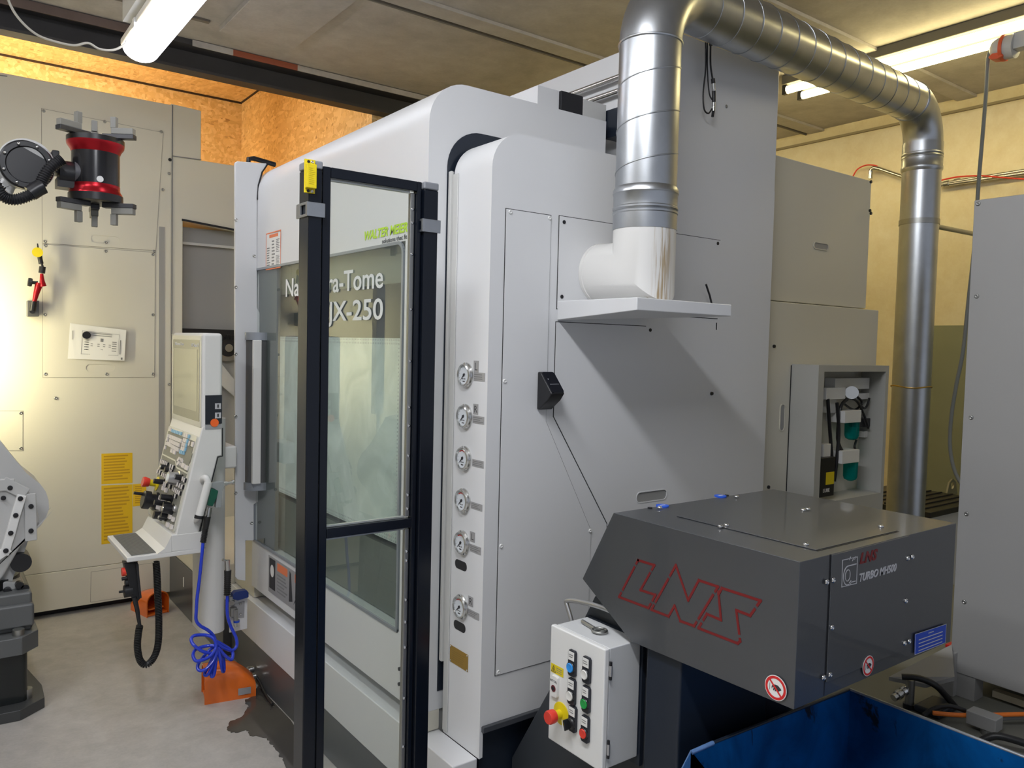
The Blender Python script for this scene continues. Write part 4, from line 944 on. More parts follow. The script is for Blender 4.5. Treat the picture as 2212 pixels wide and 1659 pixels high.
# inclined housing and lower chute
FQc = FX(1.44)
MB().prism(FQc, [[(-1.885, .33), (-1.885, .0), (-1.30, .0), (-1.30, .86), (-1.44, 1.0), (-1.535, .93), (-1.70, .63)]], -.34, 0).build('inclined_housing', mat('charcoal side plate', (.035, .04, .047), .38), cv, bevel=.003)
xc0, xc1 = FY(1.29).px(1388, 1450)[0]+.0, FY(1.29).px(1588, 1500)[0]
MB().box(xc0+.02, xc1, 1.19, 1.299, .02, .97).build('lower_chute', 'navy', cv, bevel=.008)
# round drive motor behind the bin
MB().cyl((xc1+.10, 1.26, .56), (xc1+.10, 1.26, .735), .066, 32).build('motor', mat('dark blue grey motor', (.045, .05, .075), .4), cv, smooth=40)
MB().lathe((xc1+.10, 1.26, .735), (0, 0, 1), [(.066, 0), (.072, .002), (.072, .012), (.056, .013), (.054, -.03)], 32).build('motor_flange', mat('grey flange', (.16, .17, .2), .4), cv, smooth=35)
MB().box(xc1+.02, 2.06, 1.36, 1.8, .02, .60).build('conveyor_frame', 'blackmat', cv)

# ================================================================== CONTROL BOX
bx = thing('control_box', 'small light grey switch box with coloured push buttons beside the conveyor', 'control box', (1.36, 1.445, .57))
y0, y1, z0, z1 = 1.343, 1.548, .573, .877
FBx = FX(1.30)
MB().fbox(FBx, -y1, -y0, z0, z1, -.016, 0).build('door', 'white', bx, bevel=.004, seg=3)
MB().box(1.319, 1.425, y0+.003, y1-.003, z0+.003, z1-.002).build('housing', mat('light grey enclosure', (.60, .61, .61), .4), bx, bevel=.003)
MB().box(1.315, 1.32, y0+.006, y1-.006, z0+.006, z1-.006).build('door_gasket', 'black', bx)
for zz in (z1-.055, z0+.055): MB().cyl((1.318, y0-.0025, zz-.013), (1.318, y0-.0025, zz+.013), .0045, 12).build('hinge', 'alu', bx, smooth=40); MB().cyl((1.318, y0-.0025, zz-.022), (1.318, y0-.0025, zz+.022), .0036, 12).build('hinge_pin', 'black', bx)
MB().box(1.426, 1.437, y0-.004, y1+.0, z0-.02, z1+.0).build('mounting_plate', 'navy', bx)
q = FBx.px(1233, 1430)
def station(px, py, mm, kind='push'):
    # px,py = centre of the button; a dark plate with a legend above
    u, v = FBx.px(px, py); w = .0135
    p_ = MB().prism(FBx, [[(u-w, v-.019), (u-w+.004, v-.023), (u+w-.004, v-.023), (u+w, v-.019), (u+w, v+.038), (u+w-.004, v+.043), (u-w+.004, v+.043), (u-w, v+.038)]], .0005, .008).build('button_station', mat('charcoal plate', (.02, .022, .03), .45) if 'charcoal plate' not in bpy.data.materials else bpy.data.materials['charcoal plate'], bx, bevel=.0008)
    MB().fbox(FBx, u-w+.0025, u+w-.0025, v+.018, v+.040, .0085, .0092).build('legend', 'paper', p_)
    lines(FBx, u-.008, v+.024, u+.008, v+.035, 2, 'inkgrey', p_, .0095, int(px), fill=.35)
    if kind == 'push':
        MB().lathe(FBx.p(u, v, .008), FBx.n, [(.0142, 0), (.0142, .003), (.013, .005), (.0118, .004)], 28).build('button_ring', 'black', p_, smooth=30)
        MB().lathe(FBx.p(u, v, .008), FBx.n, [(.0118, 0), (.0118, .006), (.0105, .0072), (.009, .0066)], 28).build('push_button', mm, p_, smooth=30)
    else:
        MB().lathe(FBx.p(u, v, .008), FBx.n, [(.0142, 0), (.0142, .004), (.012, .007), (.0118, .012)], 28).build('selector_collar', 'black', p_, smooth=30)
        MB().prism(FBx, [[(u-.006, v+.012), (u-.002, v+.014), (u+.006, v-.010), (u+.002, v-.014)]], .018, .034).build('selector_lever', 'black', p_, bevel=.002)
        MB().prism(FBx, [[(u-.007, v+.013), (u-.006, v+.0135), (u-.001, v-.010), (u-.0025, v-.012)]], .034, .0355).build('pointer', 'paper', p_)
station(1239, 1440, 'btn_blue'); station(1270, 1455, 'btn_white'); station(1238, 1501, 'btn_white'); station(1269, 1518, 'btn_green'); station(1267, 1582, 'btn_red'); station(1240, 1560, None, 'sel')
u, v = FBx.px(1213, 1541)
es = MB().lathe(FBx.p(u, v, .0005), FBx.n, [(.029, 0), (.029, .002), (.027, .0025), (.012, .006), (.012, .022), (.0125, .024)], 36).build('emergency_stop', 'yellow2', bx, smooth=30)
MB().lathe(FBx.p(u, v, .024), FBx.n, [(.010, 0), (.0165, .001), (.0175, .006), (.0175, .018), (.0155, .022)], 32).build('stop_knob', 'btn_red', es, smooth=30)
u, v = FBx.px(1201, 1482)
lk = MB().prism(FBx, [rr(u-.013, v-.026, u+.013, v+.028, .005)], .0, .008).build('lock_escutcheon', 'white', bx, bevel=.003, seg=3)
MB().prism(FBx, [circ(u, v-.004, .0085, 20)], .0085, .0095).build('lock_ring', mat('dark red lock', (.16, .02, .03), .4), lk); MB().prism(FBx, [circ(u, v-.004, .006, 4, 1.2)], .0096, .0105).build('lock_core', 'black', lk)
text(FBx, u, v+.012, .0085, 'RITTAL', 'ink', lk, n=.0085, ext=.0001, align='CENTER')
a_ = FBx.px(1191, 1431); b_ = FBx.px(1217, 1463); yw = MB().fbox(FBx, a_[0], b_[0], FBx.px(1191, 1450)[1], a_[1], .0003, .001).build('warning_sticker', 'yellow2', bx)
u0_ = a_[0]; vv = FBx.px(1191, 1450)[1]; hh = a_[1]-vv
tri = MB(); strip(tri, FBx, [(u0_+.003, vv+.003), (u0_+.019, vv+.003), (u0_+.011, vv+hh-.004)], .0013, .0011, .0014, True); strip(tri, FBx, [(u0_+.012, vv+hh*.62), (u0_+.010, vv+hh*.42), (u0_+.012, vv+hh*.40), (u0_+.010, vv+hh*.22)], .0012, .0011, .0014); tri.build('print', 'ink', yw)
lines(FBx, u0_+.022, vv+.004, b_[0]-.002, vv+hh-.004, 3, 'inkgrey', yw, .0011, 3, fill=.3)
# cabinet key lying on the box
FKy = FZ(.8755)
ky = thing('cabinet_key', 'steel double-bit key lying on top of the light grey switch box', 'key', tuple(FKy.p(*FKy.px(1280, 1355))))
K = lambda x, y, h=.006: FKy.p(*FKy.px(x, y, h), h)
MB().cyl(K(1258, 1342), K(1284, 1358), .0052, 12).build('shaft', 'steeld', ky, smooth=40)
c = K(1295, 1362, .005); MB().tube([c+Vector((.016*math.cos(2*PI*k/28)*1.15, .019*math.sin(2*PI*k/28), 0)) for k in range(28)], .0032, 8, True).tube([c+Vector((-.018, .0, 0)), c+Vector((.018, .0, 0))], .0028, 8).build('ring_grip', 'steeld', ky, smooth=60)
# bent rod handle behind the box
FHn = FX(1.405)
hn = [FHn.p(*FHn.px(a, b)) for a, b in ((1235, 1350), (1233, 1335), (1225, 1308), (1223, 1300), (1228, 1297), (1250, 1299), (1290, 1309), (1322, 1321))]
tag(MB().tube(spline(hn, 5), .0065, 10).build('rod_handle', 'alu', smooth=60), 'bent grey rod handle rising behind the switch box to the conveyor', 'handle')

# ================================================================== BLUE BIN
bn = thing('chip_bin', 'worn blue steel chip bin below the conveyor head', 'bin', (1.65, .85, 0))
ZB = .70
def quadwall(pts, th, m, nm):
    """vertical wall polygon given by 3D points, thickened along its normal"""
    P = [Vector(p) for p in pts]; nrm = (P[1]-P[0]).cross(P[2]-P[0]).normalized()*th; n = len(P)
    return MB().add(P+[p+nrm for p in P], [list(range(n)), list(range(2*n-1, n-1, -1))]+[(i, (i+1) % n, (i+1) % n+n, i+n) for i in range(n)]).build(nm, m, bn)
yb = 1.117; xr_ = 2.0; A1 = at(1540, 1605, y=yb); A2 = at(1845, 1485, y=yb); A0 = at(1495, 1625, y=yb-.0)
zrim = A2.z
quadwall([(A0.x, yb, .05), (xr_, yb, .05), (xr_, yb, zrim), (A1.x, yb, A1.z), (A0.x, yb, A0.z)], .004, 'binblue', 'back_wall')
rimr = [(xr_, yb, zrim), (xr_, -.10, zrim)]
quadwall([(xr_, yb, .05), (xr_, -.10, .05), (xr_, -.10, zrim), (xr_, yb, zrim)], .004, 'binblue', 'side_wall')
L0 = at(1475, 1659, x=A0.x); 
quadwall([(A0.x, yb, .05), (A0.x, -.10, .05), (A0.x, -.10, L0.z-.1), (A0.x, L0.y, L0.z), (A0.x, yb, A0.z)], .004, 'binblue', 'side_wall')
MB().box(A0.x, xr_, -.1, yb, .045, .055).build('bin_floor', 'binblue', bn)
quadwall([(A0.x, -.10, .05), (xr_, -.10, .05), (xr_, -.10, zrim), (A0.x, -.10, L0.z-.1)], .004, 'binblue', 'front_wall')
rb_ = MB(); rb_.tube([(A0.x, L0.y-.3, L0.z-.25), (A0.x, L0.y, L0.z), (A0.x, yb, A0.z), (A1.x, yb, A1.z)], .0055, 8)
rb_.build('highlight_rim', mat('highlit blue rim', (.16, .30, .60), .3, metal=.3, var=.4, vscale=25), bn, smooth=50)  # highlight along the near edge is put into the pale rim colour
MB().tube([(A1.x, yb, A1.z), (xr_, yb, zrim)], .0045, 8).build('rim', 'navy', bn, smooth=50)
MB().tube([(xr_, yb, zrim), (xr_, -.10, zrim)], .0045, 8).build('rim', 'binedge', bn, smooth=50)
for x_ in (A0.x+.05, xr_-.05):
    for y_ in (0, yb-.1): MB().cyl((x_-.015, y_, .025), (x_+.015, y_, .025), .025, 20).box(x_-.02, x_+.02, y_-.02, y_+.02, .03, .046).build('caster', 'rubber', bn, smooth=40)

# ================================================================== SAFETY FENCE
YF = 1.80; FF = FY(YF)
def post(px0, px1, top, label, clampy, dep):
    t = thing('fence_post', label, 'post', (0, YF, 0), 'black fence posts')
    u0 = FF.px(px0, 700)[0]; u1 = FF.px(px1, 700)[0]; zt = FF.px(px1, top)[1]
    t.location = ((u0+u1)/2, YF, 0); ORG[t.name] = Vector(t.location); w = u1-u0
    w = dep; MB().box(u0, u1, YF, YF+w, .008, zt-.018).build('profile', 'postblack', t, bevel=.003)
    MB().box(u0-.001, u1+.001, YF-.001, YF+w+.001, zt-.0175, zt+.002).build('end_cap', 'capgrey', t, bevel=.004, seg=3)
    MB().box(u0, u1, YF-.05, YF+w+.05, 0, .008).build('foot_plate', 'postblack', t)
    zc = FF.px(px0, clampy)[1]
    MB().box(u0-.002, u1+.006, YF-.0045, YF-.0005, zc-.017, zc+.017).prism(FX(u0-.001), [[(-YF-w-.003, zc-.017), (-YF+.0045, zc-.017), (-YF+.0045, zc+.017), (-YF-w-.003, zc+.017)], [(-YF-w*.62, zc-.011), (-YF-w*.10, zc-.011), (-YF-w*.10, zc+.011), (-YF-w*.62, zc+.011)]], 0, .005).build('clamp', 'galv', t, bevel=.001)
    return t, u0, u1, zt
# left post: front face between px 671 and 694, the side face between 646 and 671
def dep_(x0, xb, y=700):
    d0 = ray(xb, y); return FF.px(x0, y)[0]*d0.y/d0.x-YF
t1, a0, a1, zt1 = post(664, 693, 350, 'black square fence post with a yellow safety switch in front of the door window', 451, dep_(664, 643))
t2, c0, c1, zt2_ = post(912, 942, 397, 'black square fence post without a switch, nearest the gauge column', 486, .06)
FSw = FX(a0)
sw = thing('safety_switch', 'flat yellow safety switch bolted near the top of the left fence post', 'switch', (a0, YF, FF.px(668, 400)[1]))
Q_ = FF.pxs([(655, 345), (678, 348), (678, 415), (655, 415)])
xs0, xs1 = FF.px(656, 380)[0], FF.px(679, 380)[0]; zs0, zs1 = FF.px(668, 418)[1], FF.px(668, 345)[1]
MB().prism(FF, [[(xs0, zs0), (xs1, zs0), (xs1, zs1), (xs0, zs1)]], .0008, .006).build('mounting_plate', 'yellow2', sw, bevel=.001)
MB().fbox(FF, xs0+.001, xs1-.001, zs0+.010, zs1-.012, .006, .018).build('housing', 'yellow2', sw, bevel=.0015)
lines(FF, xs0+.006, zs0+.018, xs1-.006, zs1-.02, 9, mat('dark yellow print', (.5, .40, .02), .5), sw, .0185, 2, fill=.15)
for z_ in (zs0+.005, zs1-.006): 
    MB().cyl(FF.p((xs0+xs1)/2-.004, z_, .006), FF.p((xs0+xs1)/2-.004, z_, .0075), .0035, 12).build('slot', 'black', sw); screw(FF, (xs0+xs1)/2+.005, z_, .004, sw, 'chrome', .006)
# framed gate panel between the posts
gt = thing('safety_gate', 'narrow black framed safety gate with two clear panes between the posts', 'fence', ((a1+c0)/2, YF+.02, .1))
g0, g1 = a1+.006, c0-.001; ztp = FF.px(700, 356)[1]; fw = .021
yq = YF+.012
MB().box(g0, g0+fw, yq, yq+.022, .10, ztp).build('stile', 'postblack', gt, bevel=.002); fwr = .0135
MB().box(g1-fwr, g1, yq, yq+.022, .10, ztp).build('stile', 'postblack', gt, bevel=.002)
MB().box(g0+fw, g1-fwr, yq, yq+.022, ztp-fw*1.2, ztp).build('top_rail', 'postblack', gt, bevel=.002); MB().box(g0+fw, g1-fwr, yq, yq+.022, .10, .125).build('bottom_rail', 'postblack', gt, bevel=.002)
zm = FF.px(707, 1160)[1]; MB().box(g0+fw, g1-fwr, yq, yq+.022, zm-.008, zm+.017).build('middle_rail', 'postblack', gt, bevel=.002)
MB().box(g0-.004, g0+.0, yq+.005, yq+.018, .10, ztp-.06).build('hinge_strip', mat('dark aluminium strip', (.05, .055, .05), .4, metal=.5), gt)
MB().box(g0+fw-.002, g1-fwr+.002, yq+.024, yq+.028, zm+.018, ztp-fw*1.2).build('upper_pane', 'pane', gt); MB().box(g0+fw-.002, g1-fwr+.002, yq+.024, yq+.028, .126, zm-.009).build('lower_pane', 'pane', gt)
MB().box(g1-fwr-.014, g1-fwr-.001, yq+.010, yq+.0235, zm+.020, ztp-fw*1.2-.004).box(g1-fwr-.014, g1-fwr-.001, yq+.010, yq+.0235, .13, zm-.012).build('pane_strip', 'steeld', gt, bevel=.002)
MB().box(g0+fw+.0, g0+fw+.004, yq+.012, yq+.0235, zm+.020, ztp-.03).box(g0+fw+.0, g0+fw+.004, yq+.012, yq+.0235, .13, zm-.012).box(g0+fw, g1-fwr-.015, yq+.012, yq+.0235, ztp-fw*1.2-.005, ztp-fw*1.2-.001).box(g0+fw, g1-fwr-.015, yq+.012, yq+.0235, zm+.018, zm+.022).box(g0+fw, g1-fwr-.015, yq+.012, yq+.0235, zm-.014, zm-.0095).build('pane_edge', mat('polished pane edge', (.5, .52, .5), .2, metal=.6), gt)
Fq = FY(yq+.010)
for yy in (452, 481, 549, 668, 780, 880, 920, 985, 1070, 1100, 1192, 1212, 1297, 1345, 1400, 1510, 1615):
    q = Fq.px(888-(yy-450)*.021, yy); MB().lathe(Fq.p(g1-fwr-.0075, q[1], 0), (0, -1, 0), [(.0042, 0), (.004, .002), (.0015, .0035)], 12).build('bolt', 'chrome', gt, smooth=50)
for xx, yy in ((760, 382), (855, 400), (748, 1151), (842, 1137)): 
    q = Fq.px(xx, yy); MB().lathe(Fq.p(*q, 0), (0, -1, 0), [(.0032, 0), (.003, .002), (.001, .003)], 12).build('bolt', 'steeld', gt, smooth=50)

# ================================================================== OPERATOR PANEL
op = thing('operator_panel', 'white machine operator panel with monitor, key rows and knobs on its hanging arm', 'control panel', (.95, 3.6, .3))
YP = 3.38; YQ = 3.88; XPN = .92; FP = FY(YP)
# monitor housing
zt_m, zb_m = 1.623, 1.215
MB().box(XPN, XPN+.082, YP, YQ, zb_m-.0, zt_m).build('monitor_housing', 'pendant', op, bevel=.014, seg=4)
FM = FX(XPN)
MB().prism(FM, [rr(-YQ+.012, zb_m+.012, -YP-.014, zt_m-.012, .01)], .0, .003).build('monitor_rim', mat('cream bezel', (.64, .63, .54), .35), op, bevel=.0015)
MB().prism(FM, [rr(-YQ+.035, zb_m+.035, -YP-.035, zt_m-.03, .004)], .003, .0042).build('monitor_bezel', 'screenframe', op)
MB().fbox(FM, -YQ+.055, -YP-.065, zb_m+.075, zt_m-.07, .0043, .0050).build('monitor_screen', 'screen', op)
text(FM, -YQ+.065, zt_m-.056, .020, 'Nakamura-Tome', 'lettersilver', op, n=.0045, sx=1.1); text(FM, -YP-.155, zt_m-.060, .022, 'NT Smart X', 'lettersilver', op, n=.0045, sx=1.0)
# lower sloped body: side profile extruded in y
prf = FP.pxs([(437.5, 922), (480, 922), (480, 985), (470.7, 987), (430, 1150), (421, 1165), (385, 1163), (379, 1158), (432.5, 938)])
low = MB(); low.prism(FP, [prf], -(YQ-YP), 0); low.build('keyboard_housing', 'pendant', op, bevel=.006, seg=3)
g = MB(); strip(g, FP, FP.pxs([(480.5, 925), (480.5, 985), (470.5, 987.5), (456, 1045), (432, 1147)]), .004, 0, .002); g.build('panel_gap', 'black', op)
pt = Vector((prf[8][0], YP, prf[8][1])); pb_ = Vector((prf[7][0], YP, prf[7][1]))
FKB = Fr(pb_, (0, -1, 0), (pt-pb_)); HK = (pt-pb_).length; WK = YQ-YP      # u from -WK to 0, v 0..HK
MB().prism(FKB, [rr(-WK+.012, .012, -.014, HK-.012, .012)], .0, .006).build('keypad_frame', bpy.data.materials['cream bezel'], op, bevel=.002)
MB().prism(FKB, [rr(-WK+.03, .03, -.03, HK-.035, .006)], .006, .0075).build('keypad_overlay', 'padgrey', op)
def K3(x, y): return FKB.px(x, y, .008)
zz = lambda a, b: K3(300+a/5.53, 900+b/5.53)
def key(a0, b0, a1, b1, m, nm='key', h=.004):
    p = zz(a0, b0); q = zz(a1, b1); u0, u1 = sorted((p[0], q[0])); return u0, u1
def keyrow(p, q, n, w, h, m, hh=.005, nm='key_row', gap=.78):
    """n keys of height h between two image points (centres)"""
    P0 = Vector(zz(*p)); P1 = Vector(zz(*q)); mb = MB()
    if n > 1: w = (P1-P0).length/(n-1)*(gap if nm == 'key_row' else .42)
    elif nm != 'key_row': w = .009
    if nm == 'key_row': h *= .68
    for i in range(n):
        c = P0.lerp(P1, i/max(1, n-1)); mb.fbox(FKB, c.x-w/2, c.x+w/2, c.y-h/2, c.y+h/2, .0076, .0076+hh)
    return mb.build(nm, m, op)
keyrow((378, 150), (378, 150), 1, .03, .022, 'key_white')
keyrow((405, 170), (478, 195), 5, .032, .020, 'key_blue'); keyrow((502, 200), (502, 200), 1, .03, .02, 'key_blue')
for k, (p, q) in enumerate((((383, 240), (508, 290)), ((378, 290), (485, 340)), ((350, 322), (472, 395)))): keyrow(p, q, 9, .030, .024, 'key_white', gap=.9)
for p in ((357, 228), (345, 270), (332, 322), (318, 370)): keyrow(p, p, 1, .022, .022, 'key_white')
keyrow((400, 408), (432, 425), 2, .04, .026, 'key_white')
for k, (a, b) in enumerate(((560, 225), (545, 280), (530, 330), (520, 380), (502, 420))):
    keyrow((a, b), (a+20, b+7), 2, .022, .024, 'key_white' if k < 4 else 'key_blue'); keyrow((a+38, b+12), (a+44, b+14), 2, .018, .024, 'key_blue')
for a, b in ((475, 520), (490, 500), (515, 515), (482, 550), (470, 565), (505, 570), (520, 530)): keyrow((a, b), (a, b), 1, .022, .016, 'key_white')
keyrow((535, 585), (575, 610), 2, .038, .028, 'key_white')
keyrow((610, 320), (610, 320), 1, .02, .03, 'key_white'); keyrow((645, 330), (645, 330), 1, .025, .03, 'key_white')
keyrow((628, 325), (628, 325), 1, .02, .035, 'black')
g = MB(); strip(g, FKB, [zz(285, 450), zz(435, 525), zz(450, 605), zz(583, 680)], .006, .0076, .009); g.build('overlay_line', bpy.data.materials['cream bezel'], op)
MB().prism(FKB, [[zz(580, 425), zz(640, 440), zz(605, 560), zz(545, 535)]], .0076, .008).build('key_field', 'padgrey', op)
for p, q, n in (((280, 530), (350, 570), 5), ((395, 595), (420, 605), 2), ((240, 655), (265, 670), 2), ((295, 690), (395, 750), 6), ((300, 795), (335, 815), 3), ((480, 810), (530, 840), 3), ((385, 835), (385, 835), 1), ((425, 860), (500, 915), 5), ((300, 855), (335, 880), 2), ((380, 640), (400, 660), 2), ((540, 745), (560, 760), 2), ((265, 970), (300, 990), 2), ((265, 1030), (265, 1030), 1), ((235, 1080), (270, 1100), 2), ((380, 1195), (420, 1225), 2), ((355, 1290), (400, 1315), 2), ((450, 950), (450, 950), 1)):
    keyrow(p, q, n, .014, .018, 'key_white', .009, 'toggle_row')
    P0 = Vector(zz(*p)); P1 = Vector(zz(*q)); mb = MB()
    for i in range(n): c = P0.lerp(P1, i/max(1, n-1)); mb.fbox(FKB, c.x+.0055, c.x+.0105, c.y-.009, c.y+.009, .0076, .014)
    mb.build('toggle_guard', 'black', op)
def knob(p, r, h, m='black', nm='rotary_knob', m2=None):
    c = zz(*p); o = MB().lathe(FKB.p(c[0], c[1], .0076), FKB.n, [(r*1.25, 0), (r*1.25, .004), (r, .006), (r*.9, h)], 20).build(nm, m, op, smooth=35)
    if m2: MB().lathe(FKB.p(c[0], c[1], .0076+h), FKB.n, [(r*.6, 0), (r*.5, .003)], 16).build('knob_cap', m2, o, smooth=35)
    return o
knob((340, 610), .012, .03, m2='steel'); knob((375, 640), .013, .025); knob((470, 745), .028, .045, 'alu', m2='dial'); knob((515, 730), .012, .03)
knob((300, 785), .012, .045, nm='key_switch'); knob((400, 975), .014, .05); knob((325, 1040), .012, .05); knob((400, 1110), .020, .04, m2='steel'); knob((375, 1060), .013, .03)
knob((275, 1185), .018, .035); knob((325, 1210), .012, .03, m2='steel'); knob((350, 1185), .012, .03); knob((440, 1100), .012, .01, 'alu')
c = zz(220, 800); eo = MB().lathe(FKB.p(c[0], c[1], .0076), FKB.n, [(.032, 0), (.032, .003), (.015, .008), (.015, .035)], 24).build('emergency_stop', 'yellow2', op, smooth=35)
MB().lathe(FKB.p(c[0], c[1], .042), FKB.n, [(.012, 0), (.019, .002), (.021, .012), (.024, .022), (.022, .030)], 24).build('stop_knob', 'btn_red', eo, smooth=35)
c = zz(215, 1010); hw = MB().lathe(FKB.p(c[0], c[1], .0076), FKB.n, [(.040, 0), (.040, .012), (.030, .014), (.030, .030), (.040, .032), (.040, .058), (.034, .062)], 32).build('handwheel', 'black', op, smooth=30)
MB().cyl(FKB.p(c[0]-.028, c[1]+.02, .06), FKB.p(c[0]-.028, c[1]+.02, .105), .007, 12).build('crank_knob', 'black', hw, smooth=40)
MB().lathe(FKB.p(c[0], c[1], .0625), FKB.n, [(.032, 0), (.030, .001)], 28).build('wheel_face', 'padgrey', hw)
# card reader flap at the side of the monitor
Q = FP.pxs([(443, 854), (479, 853), (479, 915), (443, 917)])
cf = MB().prism(FP, [Q], .0, .005).build('port_cover', mat('smoked cover', (.02, .022, .03), .15), op, bevel=.001); 
MB().prism(FP, [FP.pxs([(443, 918), (479, 916), (479, 926), (443, 928)])], .0, .002).build('port_label', 'label', op)
for yy in (877, 897):
    u, v = FP.px(470, yy); MB().fbox(FP, u-.012, u+.012, v-.012, v+.012, .005, .0065).build('usb_symbol', 'lettergrey', cf); MB().fbox(FP, u-.003, u+.003, v-.007, v+.007, .0066, .007).build('usb_slot', 'black', cf)
u, v = FP.px(462.5, 912); MB().prism(FP, [circ(u, v-.002, .017, 24)], .005, .008).build('release_tab', mat('orange tab', (.9, .14, .02), .35), cf)
# grab handle
H3 = lambda x, y, n: FP.p(*FP.px(x, y, n), n)
hb = MB(); hb.tube(spline([H3(438, 1037, 0), H3(440, 1033, .03), H3(446, 1033, .045), H3(450, 1045, .05)], 5), .013, 12); hb.tube([H3(450, 1042, .05), H3(430, 1116, .05)], .016, 16); hb.tube([H3(430, 1116, .05), H3(424, 1122, .02), H3(424, 1124, 0)], .011, 12)
hb.build('grab_handle', 'pendant', op, smooth=50); MB().cyl(H3(430.5, 1113, .05), H3(429, 1120, .05), .018, 16).build('handle_ring', 'black', op, smooth=40)
# tray with ribbed mat
ztr = .722; T0 = at(274.5, 1205, z=ztr); FTy = FZ(ztr)
xt0 = T0.x; ytn = T0.y; ytf = FTy.px(233, 1157)[1]; xt1 = prf[6][0]+.03
MB().box(xt0, .93, ytn, ytf, ztr-.02, ztr).box(.80, .93, ytn, ytf, ztr, .792).build('tray', 'pendant', op, bevel=.004, seg=3)
ramp_ = MB(); ramp_.prism(FY(ytn), [[(.745, ztr), (.80, ztr), (.80, .79), (.775, .74)]], -(ytf-ytn), -.0).build('tray_back', 'pendant', op)
MB().box(xt0+.02, .745, ytn+.02, ytf-.02, ztr+.0004, ztr+.003).build('tray_mat', 'ribmat', op)
# hanging arm column behind
xa0, xa1 = at(412, 1300, y=3.70).x, at(489, 1300, y=3.52).x
FCo = FZ(.3); rad = .05
MB().prism(FCo, [rr(xa0, 3.50, xa1, 3.72, .055, 8)], .0, 1.25-.3).build('support_column', 'pendant', op, bevel=.02, seg=4)
MB().box(.955, 1.122, 3.56, 3.74, 1.02, 1.12).build('swing_arm', 'pendant', op, bevel=.01, seg=3)

# tray-hung handwheel unit
FHh = FY(3.42)
hw = thing('handheld_pendant', 'black handheld pulse pendant with red stop button hanging under the tray', 'remote control', tuple(FHh.p(*FHh.px(283, 1270))))
HP = lambda x, y, n=0.: FHh.p(*FHh.px(x, y, n), n)
Q = FHh.pxs([(268, 1216), (300, 1218), (304, 1292), (298, 1300), (284, 1292), (276, 1250)])
MB().prism(FHh, [Q], -.05, .0).build('housing', 'black', hw, bevel=.004)
MB().prism(FHh, [FHh.pxs([(292, 1215), (297, 1215), (305, 1290), (300, 1292)])], .0, .012).build('side_bracket', 'blackmat', hw, bevel=.002)
MB().cyl(HP(284, 1218, -.02), HP(283, 1213, -.02), .008).cyl(HP(293, 1218, -.02), HP(293, 1213, -.02), .008).build('hook', 'black', hw)
MB().box(HP(274, 1235).x-.004, HP(278, 1235).x+.002, 3.425, 3.465, HP(277, 1242).z, HP(277, 1224).z).build('stop_base', 'yellow2', hw, bevel=.001)
MB().cyl(HP(276, 1234, -.02), HP(263, 1236, -.02), .017, 20).build('stop_button', 'btn_red', hw, smooth=40)
MB().cyl(HP(276, 1248, -.02), HP(263, 1251, -.02), .007, 12).cyl(HP(278, 1258, -.02), HP(270, 1259, -.02), .014, 12).build('selector', 'black', hw, smooth=40)
MB().cyl(HP(285, 1275, -.02), HP(268, 1278, -.02), .025, 24).cyl(HP(270, 1277, -.01), HP(257, 1279, -.01), .005, 10).build('pulse_wheel', 'black', hw, smooth=40)
MB().tube(spline([HP(290, 1290), HP(296, 1315), HP(300, 1340), HP(302, 1352)], 5), .006, 8, rf=lambda t_: .010-.004*t_).build('strain_relief', 'black', hw, smooth=60)
# coiled cord
path = spline([HP(a, b, -.03) for a, b in ((302, 1350), (298, 1375), (297, 1400), (302, 1425), (313, 1436), (325, 1430), (336, 1412), (342, 1385), (343, 1340), (341, 1290), (339, 1240), (337, 1214))], 40)
Lc = [0]
for i in range(1, len(path)): Lc.append(Lc[-1]+(path[i]-path[i-1]).length)
turns = Lc[-1]/.0068; cs = []; N = int(turns*11); j = 0; up = Vector((.6, -.8, 0)).normalized()
for i in range(N+1):
    s_ = Lc[-1]*i/N
    while j < len(path)-2 and Lc[j+1] < s_: j += 1
    f_ = (s_-Lc[j])/max(1e-9, Lc[j+1]-Lc[j]); c = path[j].lerp(path[j+1], min(1, f_)); T = (path[j+1]-path[j]).normalized()
    nn = (up-T*up.dot(T)).normalized(); bb = T.cross(nn); q = 2*PI*turns*i/N; cs.append(c+(nn*math.cos(q)+bb*math.sin(q))*.0115)
MB().tube(cs, .0034, 5).build('coiled_cord', 'rubber', hw, smooth=70)
# air gun hung on the operator panel, with its blue hose
FA = FY(3.33)
AP = lambda x, y, n=0.: FA.p(*FA.px(x, y, n), n)
ag = thing('air_gun', 'grey and green compressed air gun hanging beside the operator panel', 'air gun', tuple(AP(470, 1060)))
MB().prism(FA, [FA.pxs([(458, 1044), (484, 1040), (485, 1050), (480, 1062), (478, 1095), (472, 1097), (466, 1097), (470, 1060), (456, 1052)])], -.028, 0).build('gun_body', mat('grey gun body', (.30, .32, .32), .4), ag, bevel=.005)
MB().prism(FA, [FA.pxs([(456, 1054), (472, 1060), (468, 1075), (459, 1094), (447, 1092)])], -.030, .003).build('grip', 'green', ag, bevel=.004)
MB().cyl(AP(482, 1045, -.014), AP(490, 1044, -.014), .010).cyl(AP(490, 1044, -.014), AP(502, 1042, -.014), .007).cyl(AP(501, 1042, -.014), AP(505, 1041.5, -.014), .010).build('nozzle', 'steel', ag, smooth=40)
MB().cyl(AP(453, 1096, -.014), AP(449, 1118, -.014), .0105).build('coupling', 'steel', ag, smooth=40)
rr_ = MB(); rr_.tube([AP(448, 1116, -.014), AP(444, 1142, -.014)], .013, 12, rf=lambda t_: .014-.003*t_); pth = [AP(444, 1140, -.014), AP(438.5, 1172, -.014)]; rr_.tube(pth, .009, 12)
